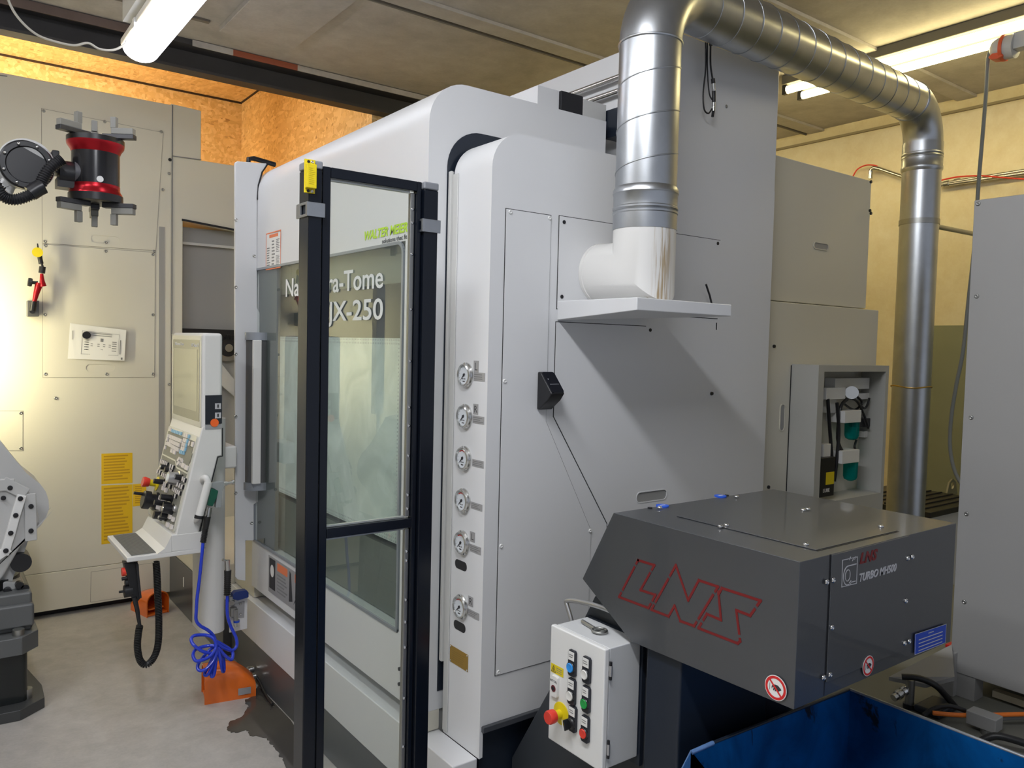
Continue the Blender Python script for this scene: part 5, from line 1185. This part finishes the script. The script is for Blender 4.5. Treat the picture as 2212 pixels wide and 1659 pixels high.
for k in range(10): p_ = pth[0].lerp(pth[1], (k+.5)/10); rr_.lathe(p_, pth[1]-pth[0], [(.0125, -.0012), (.0125, .0012)], 14)
rr_.build('hose_boot', 'rubber', ag, smooth=50)
hp3 = [AP(438.5, 1170, -.014), AP(436, 1200), AP(431, 1250), AP(426, 1290), AP(424, 1320), AP(424, 1340), AP(433, 1352), AP(450, 1362), AP(462, 1375), AP(467, 1395, .01), AP(460, 1410, .03), AP(440, 1408, .04), AP(420, 1395, .03), AP(413, 1382, .01), AP(420, 1373, 0), AP(445, 1372, 0), AP(462, 1380, .02), AP(466, 1400, .03), AP(450, 1420, .05), AP(425, 1428, .05), AP(417, 1415, .03), AP(424, 1402, .0), AP(450, 1395, 0), AP(466, 1398, .02), AP(462, 1425, .04), AP(445, 1445, .05), AP(430, 1448, .04), AP(428, 1435, .02), AP(445, 1412, 0), AP(464, 1396, 0), AP(468, 1410, .03), AP(458, 1440, .04), AP(448, 1458, .04), AP(442, 1455, .02), AP(455, 1430, 0), AP(466, 1400, .01), AP(466, 1430, .03), AP(462, 1458, .03), AP(456, 1458, .02), AP(462, 1425, 0), AP(468, 1398, .01), AP(476, 1425, .03), AP(480, 1448, .02), AP(484, 1448, .0), AP(482, 1420, 0), AP(470, 1398, .01), AP(485, 1415, .02), AP(500, 1425, .02), AP(502, 1408, .0), AP(485, 1395, 0), AP(466, 1385, .01), AP(480, 1398, .01), AP(500, 1405, .0), AP(511, 1396, -.01), AP(510, 1378, -.02), AP(498, 1352, -.03), AP(491, 1325, -.03), AP(491, 1285, -.03)]
bh = tag(MB().tube(spline(hp3, 7), .0068, 10).build('air_hose', 'bluehose', smooth=70), 'bright blue air hose hanging in a bunch of loops over the orange pedal', 'hose')
rr_ = MB(); pth = [AP(491, 1286, -.03), AP(492, 1232, -.03)]; rr_.tube(pth, .010, 12, rf=lambda t_: .009+.006*t_)
for k in range(12): p_ = pth[0].lerp(pth[1], (k+.5)/13); rr_.lathe(p_, pth[1]-pth[0], [(.0145, -.0012), (.0145, .0012)], 14)
rr_.build('hose_boot', 'rubber', bh, smooth=50, label='black ribbed hose boot')
MB().cyl(AP(492, 1233, -.03), AP(491, 1210, -.03), .011, 14).cyl(AP(491, 1212, -.03), AP(480, 1209, -.03), .005, 10).build('coupling', 'steel', bh, smooth=40, label='steel coupling')
# pneumatic connection plate on the base
FG = FY(3.55)
GP = lambda x, y, n=0.: FG.p(*FG.px(x, y, n), n)
pn = thing('pneumatic_plate', 'white connection plate with blue valve and steel fittings on the machine base', 'valve', tuple(GP(515, 1365)))
MB().prism(FG, [FG.pxs([(495, 1281), (535, 1285), (534, 1358), (496, 1367)])], -.01, 0).build('backing_plate', 'paint', pn, bevel=.002)
MB().prism(FG, [FG.pxs([(500, 1306), (528, 1298), (527, 1334), (500, 1334)])], .0005, .003).build('inner_plate', 'label', pn)
MB().prism(FG, [FG.pxs([(498, 1280), (504, 1274), (528, 1271), (532, 1276), (532, 1286), (508, 1293), (498, 1290)])], .001, .035).build('blue_valve', mat('dark blue valve', (.01, .03, .16), .35), pn, bevel=.003)
MB().cyl(GP(500, 1288, .02), GP(500, 1296, .02), .012).cyl(GP(500, 1297, .01), GP(500, 1303, .03), .013).cyl(GP(504, 1312, .02), GP(504, 1330, .02), .015).cyl(GP(509, 1316, .03), GP(509, 1340, .03), .010).build('fitting', 'steeld', pn, smooth=40)
MB().cyl(GP(511, 1352, .03), GP(511, 1339, .03), .013, 18).build('filter_cup', 'steel', pn, smooth=40); MB().cyl(GP(511, 1344, .03), GP(511, 1339.5, .03), .0138, 18).build('blue_ring', 'bluesign', pn, smooth=40)
for a_, b_ in ((519, 1304), (519, 1326)): q = FG.px(a_, b_); screw(FG, q[0], q[1], .006, pn, 'steel', .003)

# ================================================================== FOOT SWITCHES
def footswitch(label, c, rot, K_):
    t = thing('foot_switch', label, 'foot switch', c, None)
    W_, D_, H_ = .16*K_, .25*K_, .165*K_
    o = Vector(c); ca, sa = math.cos(rot), math.sin(rot)
    def T(x, y, z): y = y*K_; return o+Vector((x*ca-y*sa, x*sa+y*ca, z))
    # hood: profile along depth (y), open towards -y
    prof = []; n = 10
    def ringat(s, y, inset=0.):
        L = []
        w = W_/2-inset; h = H_*s-inset; r = min(.05, h*.45)
        L.append((-w, y, .0)); 
        for i in range(6): q = R(180-90*i/5); L.append((-w+r+r*math.cos(q), y, h-r+r*math.sin(q)))
        for i in range(6): q = R(90-90*i/5); L.append((w-r+r*math.cos(q), y, h-r+r*math.sin(q)))
        L.append((w, y, .0)); return L
    secs = [(1.0, -.125), (1.0, -.03), (.92, .03), (.60, .09), (.42, .115)]
    outs = [ringat(s, y) for s, y in secs]; ins = [ringat(s, y+(.0 if i == 0 else -.004), .005) for i, (s, y) in enumerate(secs)]
    vs = []; fs = []; m = len(outs[0])
    for L in outs+ins: vs += [T(*q) for q in L]
    k = len(secs)
    for i in range(k-1):
        for j in range(m-1):
            fs.append((i*m+j, i*m+j+1, (i+1)*m+j+1, (i+1)*m+j)); b = (k+i)*m; fs.append((b+j, b+m+j, b+m+j+1, b+j+1))
    for j in range(m-1): fs.append((j, j+1, k*m+j+1, k*m+j))
    fs.append([(k-1)*m+j for j in range(m)]); fs.append([(2*k-1)*m+j for j in reversed(range(m))])
    MB().add(vs, fs).build('guard', 'orange', t, smooth=40)
    def bx8(x0, x1, y0, y1, z0, z1, m_, nm):
        MB().add([T(x, y, z) for z in (z0, z1) for y in (y0, y1) for x in (x0, x1)], [(0, 1, 3, 2), (4, 6, 7, 5), (0, 4, 5, 1), (2, 3, 7, 6), (0, 2, 6, 4), (1, 5, 7, 3)]).build(nm, m_, t, bevel=.003)
    bx8(-W_/2+.006, W_/2-.006, -.12, .11, .0, .012, 'orange', 'base_plate')
    bx8(-.045, -.003, -.10, .06, .03, .04, 'orange', 'pedal'); bx8(.003, .045, -.10, .06, .03, .04, 'orange', 'pedal')
    return t, T
fs1, T1 = footswitch('shiny orange foot switch on the wet floor below the blue hose', (1.085, 3.53, 0), R(-100), .90)
# visible side details of the near pedal
FSd = FY(3.498)
MB().add([T1(.0775, .03, .02), T1(.0775, .09, .02), T1(.0775, .09, .05), T1(.0775, .03, .05), T1(.0765, .03, .02), T1(.0765, .09, .02), T1(.0765, .09, .05), T1(.0765, .03, .05)], [(0, 1, 2, 3), (7, 6, 5, 4), (0, 4, 5, 1), (1, 5, 6, 2), (2, 6, 7, 3), (3, 7, 4, 0)]).build('type_label', 'label', fs1)
MB().cyl((1.19, 3.54, .05), (1.205, 3.54, .05), .014, 14).cyl((1.19, 3.60, .06), (1.215, 3.60, .06), .016, 14).build('cable_gland', 'steel', fs1, smooth=40)
tag(MB().tube(spline([(1.206, 3.54, .05), (1.214, 3.50, .03), (1.208, 3.42, .012), (1.20, 3.3, .011)], 6), .006, 8).build('pedal_cable', 'rubber', smooth=60), 'thin black cable lying along the skirt from the orange foot switch', 'cable')
footswitch('orange foot switch with two pedals at the far machine corner under the tray', (1.035, 4.88, 0), R(14), .82)

# ================================================================== PUDDLE
pp = [(560, 1480), (548, 1500), (528, 1515), (535, 1525), (528, 1537), (522, 1548), (500, 1557), (490, 1570), (496, 1580), (515, 1582), (535, 1578), (540, 1588), (570, 1592), (582, 1603), (595, 1615), (603, 1632), (612, 1640), (622, 1665), (650, 1730), (680, 1900), (760, 1900), (720, 1700), (640, 1572), (600, 1520), (572, 1487)]
P_ = [at(a, b, z=.0015) for a, b in pp]; P_ = [Vector((min(p.x, 1.219), p.y, .0015)) for p in P_]
Ls = spline(P_, 4, True); rn = random.Random(4)
Ls = [Vector((min(1.219, p.x+rn.uniform(-.005, .005)), p.y+rn.uniform(-.006, .006), 0)) for p in Ls]
pu = MB().prism(FZ(0), [[(p.x, p.y) for p in Ls]], .0004, .0018).build('coolant_puddle', 'puddle'); tag(pu, 'dark oily puddle on the concrete floor beside the machine skirt', 'puddle'); pu['kind'] = 'stuff'

# ================================================================== ROBOT
ro = thing('robot_arm', 'white and dark grey industrial robot with double red and black gripper at the left edge', 'robot', (.1, 4.1, 0))
# pedestal
MB().prism(FZ(0), [[(-.45, 3.80), (.30, 3.75), (.395, 3.83), (.40, 3.98), (.33, 4.45), (-.45, 4.45)]], 0, .045).build('base_plate', 'robotgrey', ro, bevel=.003)
MB().prism(FZ(.045), [rr(-.25, 3.83, .335, 4.35, .03, 4)], 0, .22).build('pedestal', mat('gloss black casting', (.015, .018, .018), .2), ro, bevel=.004)
MB().cyl((.33, 3.87, .045), (.33, 3.87, .085), .024, 18).build('anchor_bolt', 'steeld', ro, smooth=40)
MB().prism(FZ(.265), [[(-.3, 3.78), (.31, 3.78), (.375, 3.85), (.375, 4.0), (.33, 4.38), (-.3, 4.38)]], 0, .075).build('base_flange', mat('robot base grey', (.11, .115, .115), .35), ro, bevel=.004)
MB().box(-.28, .355, 3.86, 4.33, .34, .505).box(.20, .36, 3.84, 3.95, .36, .46).build('robot_base', bpy.data.materials['robot base grey'], ro, bevel=.012, seg=3)
MB().cyl((.30, 3.82, .34), (.30, 3.82, .365), .022, 18).build('flange_bolt', 'steeld', ro, smooth=40)
MB().cyl((.12, 4.1, .505), (.12, 4.1, .545), .21, 40).build('turntable', 'black', ro, smooth=40)
FRb = FY(3.92)
Zr = lambda a, b: FRb.px(a/2.515, 900+b/2.515)
# white turret: silhouette given real depth
sil = [Zr(-120, 110), Zr(0, 125), Zr(25, 165), Zr(55, 200), Zr(85, 240), Zr(150, 315), Zr(225, 375), Zr(255, 415), Zr(270, 460), Zr(273, 510), Zr(255, 560), Zr(225, 605), Zr(182, 640), Zr(160, 680), Zr(140, 740), Zr(110, 800), Zr(90, 850), Zr(75, 890), Zr(70, 930), Zr(-120, 950)]
MB().prism(FRb, [sil], -.30, -.04).build('lower_arm', 'robotwhite', ro, smooth=30)
sil = [Zr(-120, 340), Zr(0, 343), Zr(60, 348), Zr(120, 375), Zr(165, 420), Zr(195, 480), Zr(210, 550), Zr(195, 610), Zr(160, 650), Zr(110, 700), Zr(60, 790), Zr(20, 860), Zr(-20, 900), Zr(-120, 905)]
MB().prism(FRb, [sil], -.05, .02).build('joint_cover', 'robotwhite', ro, bevel=.012, seg=3)
rib = MB(); strip(rib, FRb, [Zr(108, 440), Zr(80, 530), Zr(55, 620), Zr(25, 720), Zr(-30, 760)], .035, .02, .045); rib.build('cover_rib', 'white', ro, bevel=.004)
rib = MB(); strip(rib, FRb, [Zr(-60, 372), Zr(40, 365), Zr(110, 400)], .05, .02, .032); strip(rib, FRb, [Zr(160, 440), Zr(165, 640)], .045, .02, .03); rib.build('cover_flange', 'robotwhite', ro, bevel=.004)
for a, b in ((15, 435), (105, 435), (80, 525), (53, 620), (27, 715), (51, 380), (164, 480), (164, 612)):
    q = Zr(a, b); MB().lathe(FRb.p(*q, .045 if a < 110 and b > 430 and a > 20 else .03), FRb.n, [(.010, 0), (.010, .006), (.006, .007)], 12).build('bolt', 'black', ro, smooth=40)
q = Zr(115, 795); MB().cyl(FRb.p(*q, -.12), FRb.p(*q, .0), .04, 20).build('motor', 'black', ro, smooth=40)
MB().prism(FRb, [[Zr(-60, 900), Zr(100, 905), Zr(140, 920), Zr(150, 955), Zr(60, 990), Zr(-60, 1000)]], -.25, -.02).build('turret_foot', 'robotwhite', ro, bevel=.01)
for a, b in ((42, 950), (105, 915), (135, 930)): q = Zr(a, b); MB().cyl(FRb.p(*q, -.02), FRb.p(*q, .01), .016, 14).build('bolt', 'black', ro, smooth=40)
# upper wrist: circles placed on a plane at y = 3.45
FU = FY(3.45)
G = lambda a, b, n=0.: FU.p(*FU.px(a/6.9125, 240+b/6.9125, n), n)
MB().cyl(G(395, 800, -.13), G(395, 800, -.005), .094, 40).build('wrist_housing', 'robotwhite', ro, smooth=40, bevel=.012)
MB().prism(FU, [[FU.px(a/6.9125, 240+b/6.9125) for a, b in ((420, 490), (640, 590), (830, 640), (830, 900), (700, 940), (500, 900))]], -.11, -.02).build('wrist_link', 'robotwhite', ro, bevel=.015, seg=3)
MB().prism(FU, [[FU.px(a/6.9125, 240+b/6.9125) for a, b in ((0, 1010), (90, 900), (280, 1060), (200, 1240), (60, 1200), (-300, 1500), (-320, 1250))]], -.14, -.05).build('forearm', 'robotwhite', ro, bevel=.015, seg=3)
MB().lathe(G(395, 810, -.005), FU.n, [(.090, 0), (.090, .012), (.084, .018), (.068, .018), (.064, .010), (.0, .010)], 44).build('wrist_cover', 'black', ro, smooth=30)
for k in range(8):
    q = G(395, 810); a = R(20+45*k); MB().ball(q+Vector((math.cos(a)*.076, -.019, math.sin(a)*.076)), .0055, seg=10, rings=6).build('bolt', 'chrome', ro, smooth=60)
MB().box(G(790, 700).x, G(900, 700).x, 3.47, 3.56, G(800, 900).z, G(800, 560).z).build('wrist_flange', 'black', ro, bevel=.004)
# corrugated hose
hpth = spline([G(a, b, .05) for a, b in ((930, 720), (850, 770), (740, 860), (660, 980), (600, 1100), (520, 1210), (400, 1275), (250, 1320), (120, 1310), (20, 1240), (-80, 1080), (-200, 900))], 34)
Lh = len(hpth); MB().tube(hpth, .02, 16, rf=lambda t_: .0195+.0022*math.sin(t_*2*PI*44)).build('corrugated_hose', 'black', ro, smooth=70)
MB().tube(spline([G(640, 1120, .05), G(560, 1160, .05), G(450, 1230, .05)], 5), .028, 16).build('hose_clamp', 'black', ro, smooth=40)
MB().tube([(.06, 4.08, .80), (-.03, 4.06, 1.10), (-.18, 4.02, 1.50), (-.34, 3.97, 1.98)], .13, 24, rf=lambda t_: .14-.03*t_).ball((-.34, 3.95, 2.02), .17).build('upper_arm', 'robotwhite', ro, smooth=60)
MB().tube([(-.34, 3.92, 2.03), (-.10, 3.76, 2.12), G(330, 860, -.09)], .08, 24, rf=lambda t_: .115-.05*t_).build('forearm_tube', 'robotwhite', ro, smooth=60)
# gripper: vertical drum with red ring at each end
gc = G(1430, 830, -.06); gx, gy = gc.x, gc.y; zt_g = G(1430, 360, 0).z; zb_g = G(1430, 1340, 0).z; Rg = (G(1800, 800).x-G(1050, 800).x)/2
hg = zt_g-zb_g; cz = lambda f: zb_g+hg*f
MB().lathe((gx, gy, 0), (0, 0, 1), [(Rg*.98, cz(.27)), (Rg*.98, cz(.76))], 48).build('gripper_drum', mat('gloss black drum', (.012, .012, .014), .22), ro, smooth=40)
MB().lathe((gx, gy, 0), (0, 0, 1), [(Rg*.98, cz(.76)), (Rg*1.0, cz(.775)), (Rg*1.04, cz(.81)), (Rg*1.16, cz(.87)), (Rg*1.18, cz(.915))], 48).build('gripper_ring', 'redano', ro, smooth=35)
MB().lathe((gx, gy, 0), (0, 0, 1), [(Rg*1.10, cz(.12)), (Rg*1.08, cz(.15)), (Rg*1.0, cz(.19)), (Rg*.99, cz(.24)), (Rg*.99, cz(.27))], 48).build('gripper_ring', 'redano', ro, smooth=35)
MB().lathe((gx, gy, 0), (0, 0, 1), [(Rg*1.18, cz(.915)), (Rg*1.18, cz(.99)), (Rg*1.1, cz(1.0))], 48).build('gripper_plate', 'black', ro, smooth=35)
MB().lathe((gx, gy, 0), (0, 0, 1), [(Rg*1.05, cz(0)), (Rg*1.12, cz(.01)), (Rg*1.12, cz(.12))], 48).build('gripper_plate', 'black', ro, smooth=35)
MB().cyl((G(900, 760).x, gy, G(0, 760).z), (G(1240, 760).x, gy-.0, G(0, 760).z), .048, 28).box(G(870, 900).x, G(1130, 900).x, gy-.035, gy+.04, G(0, 1000).z, G(0, 850).z).build('gripper_mount', 'black', ro, smooth=35)
MB().cyl((G(1130, 720).x, gy-.02, G(0, 730).z), (G(1215, 720).x, gy-.02, G(0, 730).z), .040, 24).build('mount_ring', mat('grey ring', (.10, .10, .11), .35), ro, smooth=35)
MB().lathe(Vector((G(1475, 840).x, gy-Rg*.985, G(0, 840).z)), (0, -1, 0), [(.012, -.004), (.012, .004), (.006, .004)], 20).build('air_port', 'white', ro, smooth=40)
for sgn, z_ in ((1, cz(1.0)), (-1, cz(0.0))):
    for k in range(3):
        a = R(-35+120*k) if sgn > 0 else R(-35+120*k); d = Vector((math.cos(a), math.sin(a), 0)); s_ = Vector((-d.y, d.x, 0)); Fj = Fr((gx, gy, z_), d, s_)
        h0, h1 = (0, .018) if sgn > 0 else (-.018, 0)
        MB().fbox(Fj, Rg*.35, Rg*1.75, -.016, .016, h0, h1).build('jaw_slide', 'darkjaw', ro, bevel=.002)
        h2, h3 = (.018, .042) if sgn > 0 else (-.042, -.018)
        MB().fbox(Fj, Rg*.75, Rg*1.72, -.014, .014, h2, h3).build('jaw', 'knurl', ro, bevel=.002)
        z2, z3 = (.042, .085) if sgn > 0 else (-.085, -.042)
        MB().fbox(Fj, Rg*.70, Rg*.95, -.011, .011, z2 if sgn > 0 else z2, z3).build('jaw_finger', 'knurl', ro, bevel=.002)

# ================================================================== RIGHT SIDE
# grey cabinet
XG = 2.62; FGc = FX(XG)
yL_ = -FGc.px(2080, 900)[0]; zt_ = FGc.px(2101, 433)[1]; zb_ = FGc.px(2063, 1452)[1]
gcab = thing('grey_cabinet', 'plain grey sheet metal cabinet cut by the right picture edge', 'cabinet', (XG+.3, yL_-.4, 0))
MB().box(XG, XG+.8, yL_-1.2, yL_, zb_, zt_).build('housing', 'cabgrey', gcab, bevel=.003)
for a_, b_ in ((2113, 440), (2098, 902), (2083, 1300), (2110, 640), (2088, 1110)): q = FGc.px(a_, b_); screw(FGc, q[0], q[1], .007, gcab, 'steeld')
for ya_, yb2_, xa_ in ((yL_-.075, yL_-.004, .004), (yL_-1.1, yL_-1.02, .05), (yL_-.1, yL_-.02, .5)): MB().box(XG+xa_, XG+xa_+.06, ya_, yb2_, .521, zb_).build('leg', 'cabgrey', gcab)
MB().box(XG+.07, XG+.1, yL_-1.02, yL_-.10, .53, .55).build('cross_rail', 'rwall', gcab)
# coolant tank with pump things below
tk = thing('coolant_tank', 'low grey coolant tank behind the blue bin', 'tank', (2.9, 1.2, 0))
MB().box(2.08, 3.9, .1, 1.85, .02, .52).build('tank_body', mat('tank grey', (.17, .17, .145), .5), tk, bevel=.004)
A_, B_, C_, D_ = at(1920, 1462, z=.585), at(2056, 1392, z=.68), at(2062, 1462, z=.64), at(2000, 1478, z=.60)
dp_ = MB().add([A_, B_, C_, D_]+[q-Vector((0, 0, .012)) for q in (A_, B_, C_, D_)], [(0, 1, 2, 3), (7, 6, 5, 4), (0, 4, 5, 1), (1, 5, 6, 2), (2, 6, 7, 3), (3, 7, 4, 0)]).box(B_.x-.02, B_.x+.02, B_.y-.02, B_.y+.02, .5215, .66).build('drip_plate', 'cabgrey'); tag(dp_, 'sloping grey metal plate below the end of the conveyor head', 'plate')
def TK(x, y, z): return at(x, y, z=z)
vb = thing('valve_block', 'grey rectangular valve block on the coolant tank with orange cables', 'valve', tuple(TK(2115, 1570, .55)))
p = TK(2115, 1550, .56); MB().box(p.x-.015, p.x+.035, p.y-.05, p.y+.03, .535, .575).build('block', 'cabgrey', vb, bevel=.003)
MB().cyl((p.x, p.y-.02, .5205), (p.x, p.y-.02, .535), .014).build('stem', 'steeld', vb)
oc = [TK(2015, 1540, .56), TK(2045, 1543, .56), TK(2080, 1545, .555), TK(2125, 1545, .555), TK(2160, 1544, .56), TK(2240, 1542, .56)]
tag(MB().tube(spline(oc, 5), .0065, 10).build('orange_cable', 'orangehose', smooth=60), 'orange cable lying over the coolant tank at the lower right', 'cable')
tag(MB().tube(spline([TK(1948, 1462, .62), TK(1985, 1465, .625), TK(2020, 1480, .61), TK(2045, 1505, .57), TK(2062, 1525, .535)], 6), .0095, 10).build('black_hose', 'rubber', smooth=60), 'thick black hose arching over the tank left of the grey cabinet foot', 'hose')
tag(MB().tube(spline([TK(1995, 1545, .54), TK(2020, 1530, .56), TK(2050, 1525, .57), TK(2085, 1535, .56)], 6), .007, 10).build('black_hose', 'rubber', smooth=60), 'black hose running into the grey valve block above the orange cable', 'hose')
tag(MB().tube(spline([TK(2140, 1560, .53), TK(2170, 1553, .54), TK(2230, 1552, .54)], 6), .005, 8).build('grey_hose', 'cablegrey', smooth=60), 'thin grey hose right of the valve block below the orange cable', 'hose')
tag(MB().tube(spline([TK(2120, 1600, .54), TK(2150, 1590, .56), TK(2190, 1598, .56), TK(2240, 1615, .55)], 6), .010, 10).build('black_hose', 'rubber', smooth=60), 'black corrugated hose at the lower right picture corner', 'hose')
vf = thing('brass_valve', 'brass shut-off fitting on the coolant tank beside the bin rim', 'valve', tuple(TK(1962, 1490, .55)))
MB().cyl(TK(1930, 1508, .56), TK(1960, 1487, .58), .011, 14).cyl(TK(1938, 1503, .565), TK(1944, 1498, .57), .0145, 12).cyl(TK(1950, 1495, .572), TK(1956, 1491, .577), .0145, 12).build('pipe_fitting', 'steel', vf, smooth=35)
p = TK(1966, 1488, .58); MB().cyl((p.x, p.y, .53), (p.x, p.y, .61), .013, 14).build('body', 'steeld', vf, smooth=40); MB().cyl((p.x, p.y, .5205), (p.x, p.y, .535), .018, 14).build('base_nut', 'black', vf)
p = TK(2010, 1515, .55); tag(MB().box(p.x-.05, p.x+.08, p.y-.05, p.y+.03, .521, .543).build('pump_motor', 'navy', bevel=.01), 'dark blue pump housing on the coolant tank behind the bin rim', 'pump')
# connector at the grey cabinet edge
p = at(2055, 1418, x=2.66); rc = thing('red_valve', 'red handled valve peeking between conveyor head and grey cabinet', 'valve', tuple(p))
MB().cyl(p+Vector((0, .0, -.02)), p+Vector((0, 0, .03)), .012, 12).build('valve_body', 'brass', rc, smooth=40); MB().box(p.x-.02, p.x+.02, p.y-.012, p.y+.012, p.z+.03, p.z+.042).build('lever', 'red', rc, bevel=.002)
MB().cyl((p.x, p.y, .5215), (p.x, p.y, p.z-.02), .009, 12).build('pipe', 'steeld', rc, smooth=40)
# cabinet with black grating behind the down pipe
fc = thing('filter_unit', 'low grey filter unit with black grated lid and lifting eye by the down pipe', 'filter unit', (4.4, 1.9, 0))
FFc = FY(1.88)
e0 = FFc.px(2003, 1082); e1 = FFc.px(2074, 1090)
MB().box(e0[0]-.10, e1[0]+.3, 1.88, 2.4, 0, e1[1]-.03).build('housing', 'paint_grey', fc)
MB().box(e0[0], e1[0]+.3, 1.86, 2.4, e1[1]-.03, e1[1]).build('lid', 'black', fc, bevel=.004)
for k in range(7): MB().box(e0[0]+.02, e1[0]+.28, 1.92+k*.06, 1.93+k*.06, e1[1], e1[1]+.006).build('grate_bar', 'blackmat', fc)
FE2 = FY(2.2); q = FE2.px(2054, 1048); MB().prism(FE2, [[(q[0]-.07, q[1]-.06), (q[0]+.07, q[1]-.06), (q[0]+.04, q[1]+.02), (q[0], q[1]+.04), (q[0]-.04, q[1]+.02)], circ(q[0], q[1], .022, 16)], 0, .01).build('lifting_eye', 'steeld', fc)
# air line on the wall
PW = lambda x, y, d=.05: at(x, y, x=XW-d)
pl = thing('air_line', 'thin steel air pipe along the cream wall behind the down pipe', 'pipe', tuple(PW(1900, 370)))
MB().cyl(PW(1900, 365), PW(1950, 382), .014, 12).tube(spline([PW(1900, 365), PW(1888, 363), PW(1881, 370), PW(1880, 386)], 5), .015, 12).cyl(PW(2028, 398), PW(2230, 366), .012, 12).cyl(PW(2028, 401), PW(2230, 372), .012, 12).build('pipe', 'steel', pl, smooth=45)
MB().cyl(PW(2062, 394, .03), PW(2074, 392, .03), .022, 14).cyl(PW(2040, 398), PW(2050, 396), .020, 14).build('pipe_bracket', 'steeld', pl, smooth=40)
tag(MB().tube(spline([PW(1842, 382), PW(1852, 366), PW(1870, 357), PW(1888, 357), PW(1898, 361)], 6), .005, 8).build('red_air_tube', 'redhose', smooth=60), 'thin red air tube arching over the rear cabinet top', 'tube')
tag(MB().tube(spline([PW(2030, 390, .12), PW(2070, 382, .12), PW(2120, 380, .12), PW(2170, 384, .12), PW(2230, 388, .12)], 6), .005, 8).build('red_air_tube', 'redhose', smooth=60), 'thin red air tube along the wall pipe right of the down pipe', 'tube')
# red/grey industrial plug and socket with grey cable
SX = 3.9; PSK = lambda x, y, d=0.: at(x, y, x=SX-d)
sk = thing('wall_socket', 'grey and red industrial socket with plug at the upper right under the ceiling', 'socket', tuple(PSK(2170, 105)))
a = PSK(2184, 101); b = PSK(2140, 109); ax = (b-a).normalized(); Ls_ = (b-a).length
MB().cyl(a-ax*.02, a+ax*Ls_*.22, .052, 28).build('socket_housing', 'paint_grey', sk, smooth=35); MB().cyl(a+ax*Ls_*.22, a+ax*Ls_*.38, .058, 28).build('red_ring', mat('socket red', (.75, .12, .04), .4), sk, smooth=35)
MB().lathe(a, ax, [(.046, Ls_*.38), (.048, Ls_*.6), (.037, Ls_*.85), (.018, Ls_)], 20).build('plug', 'paint_grey', sk, smooth=35)
MB().prism(FX(SX-.0), [[FX(SX).px(x, y) for x, y in ((2141, 128), (2150, 120), (2172, 116), (2175, 124), (2165, 131), (2148, 133))]], -.02, .04).build('socket_lid', bpy.data.materials['socket red'], sk, bevel=.006)
e_ = a-ax*.02; MB().box(e_.x-.03, e_.x+.03, e_.y-.6, e_.y, e_.z-.02, e_.z+.05).cyl((e_.x, e_.y-.1, e_.z), (e_.x, e_.y-.1, ZC-.001), .012).build('bracket', 'paint_grey', sk)
cab = [PSK(2140, 108), PSK(2135, 122), PSK(2133, 145), PSK(2130, 200), PSK(2122, 300), PSK(2115, 380), PSK(2111, 440), PSK(2106, 520), PSK(2093, 640), PSK(2080, 760), PSK(2066, 830), PSK(2055, 900), PSK(2052, 960), PSK(2060, 1010), PSK(2078, 1048), PSK(2110, 1090)]
tag(MB().tube(spline(cab, 5), .0085, 10).build('power_cable', 'cablegrey', smooth=70), 'grey power cable hanging from the industrial plug down past the grey cabinet', 'cable')
# cable to the upper left lamp
FLc = FY(4.12)
cl = [FLc.p(*FLc.px(a, b)) for a, b in ((10, -30), (22, 10), (45, 45), (80, 75), (120, 90), (160, 98), (190, 93), (215, 106), (245, 108), (268, 97), (274, 88))]
tag(MB().tube(spline(cl, 6), .0055, 8).build('lamp_cable', 'wire', smooth=70), 'white cable drooping from the ceiling to the upper left tube lamp', 'cable')
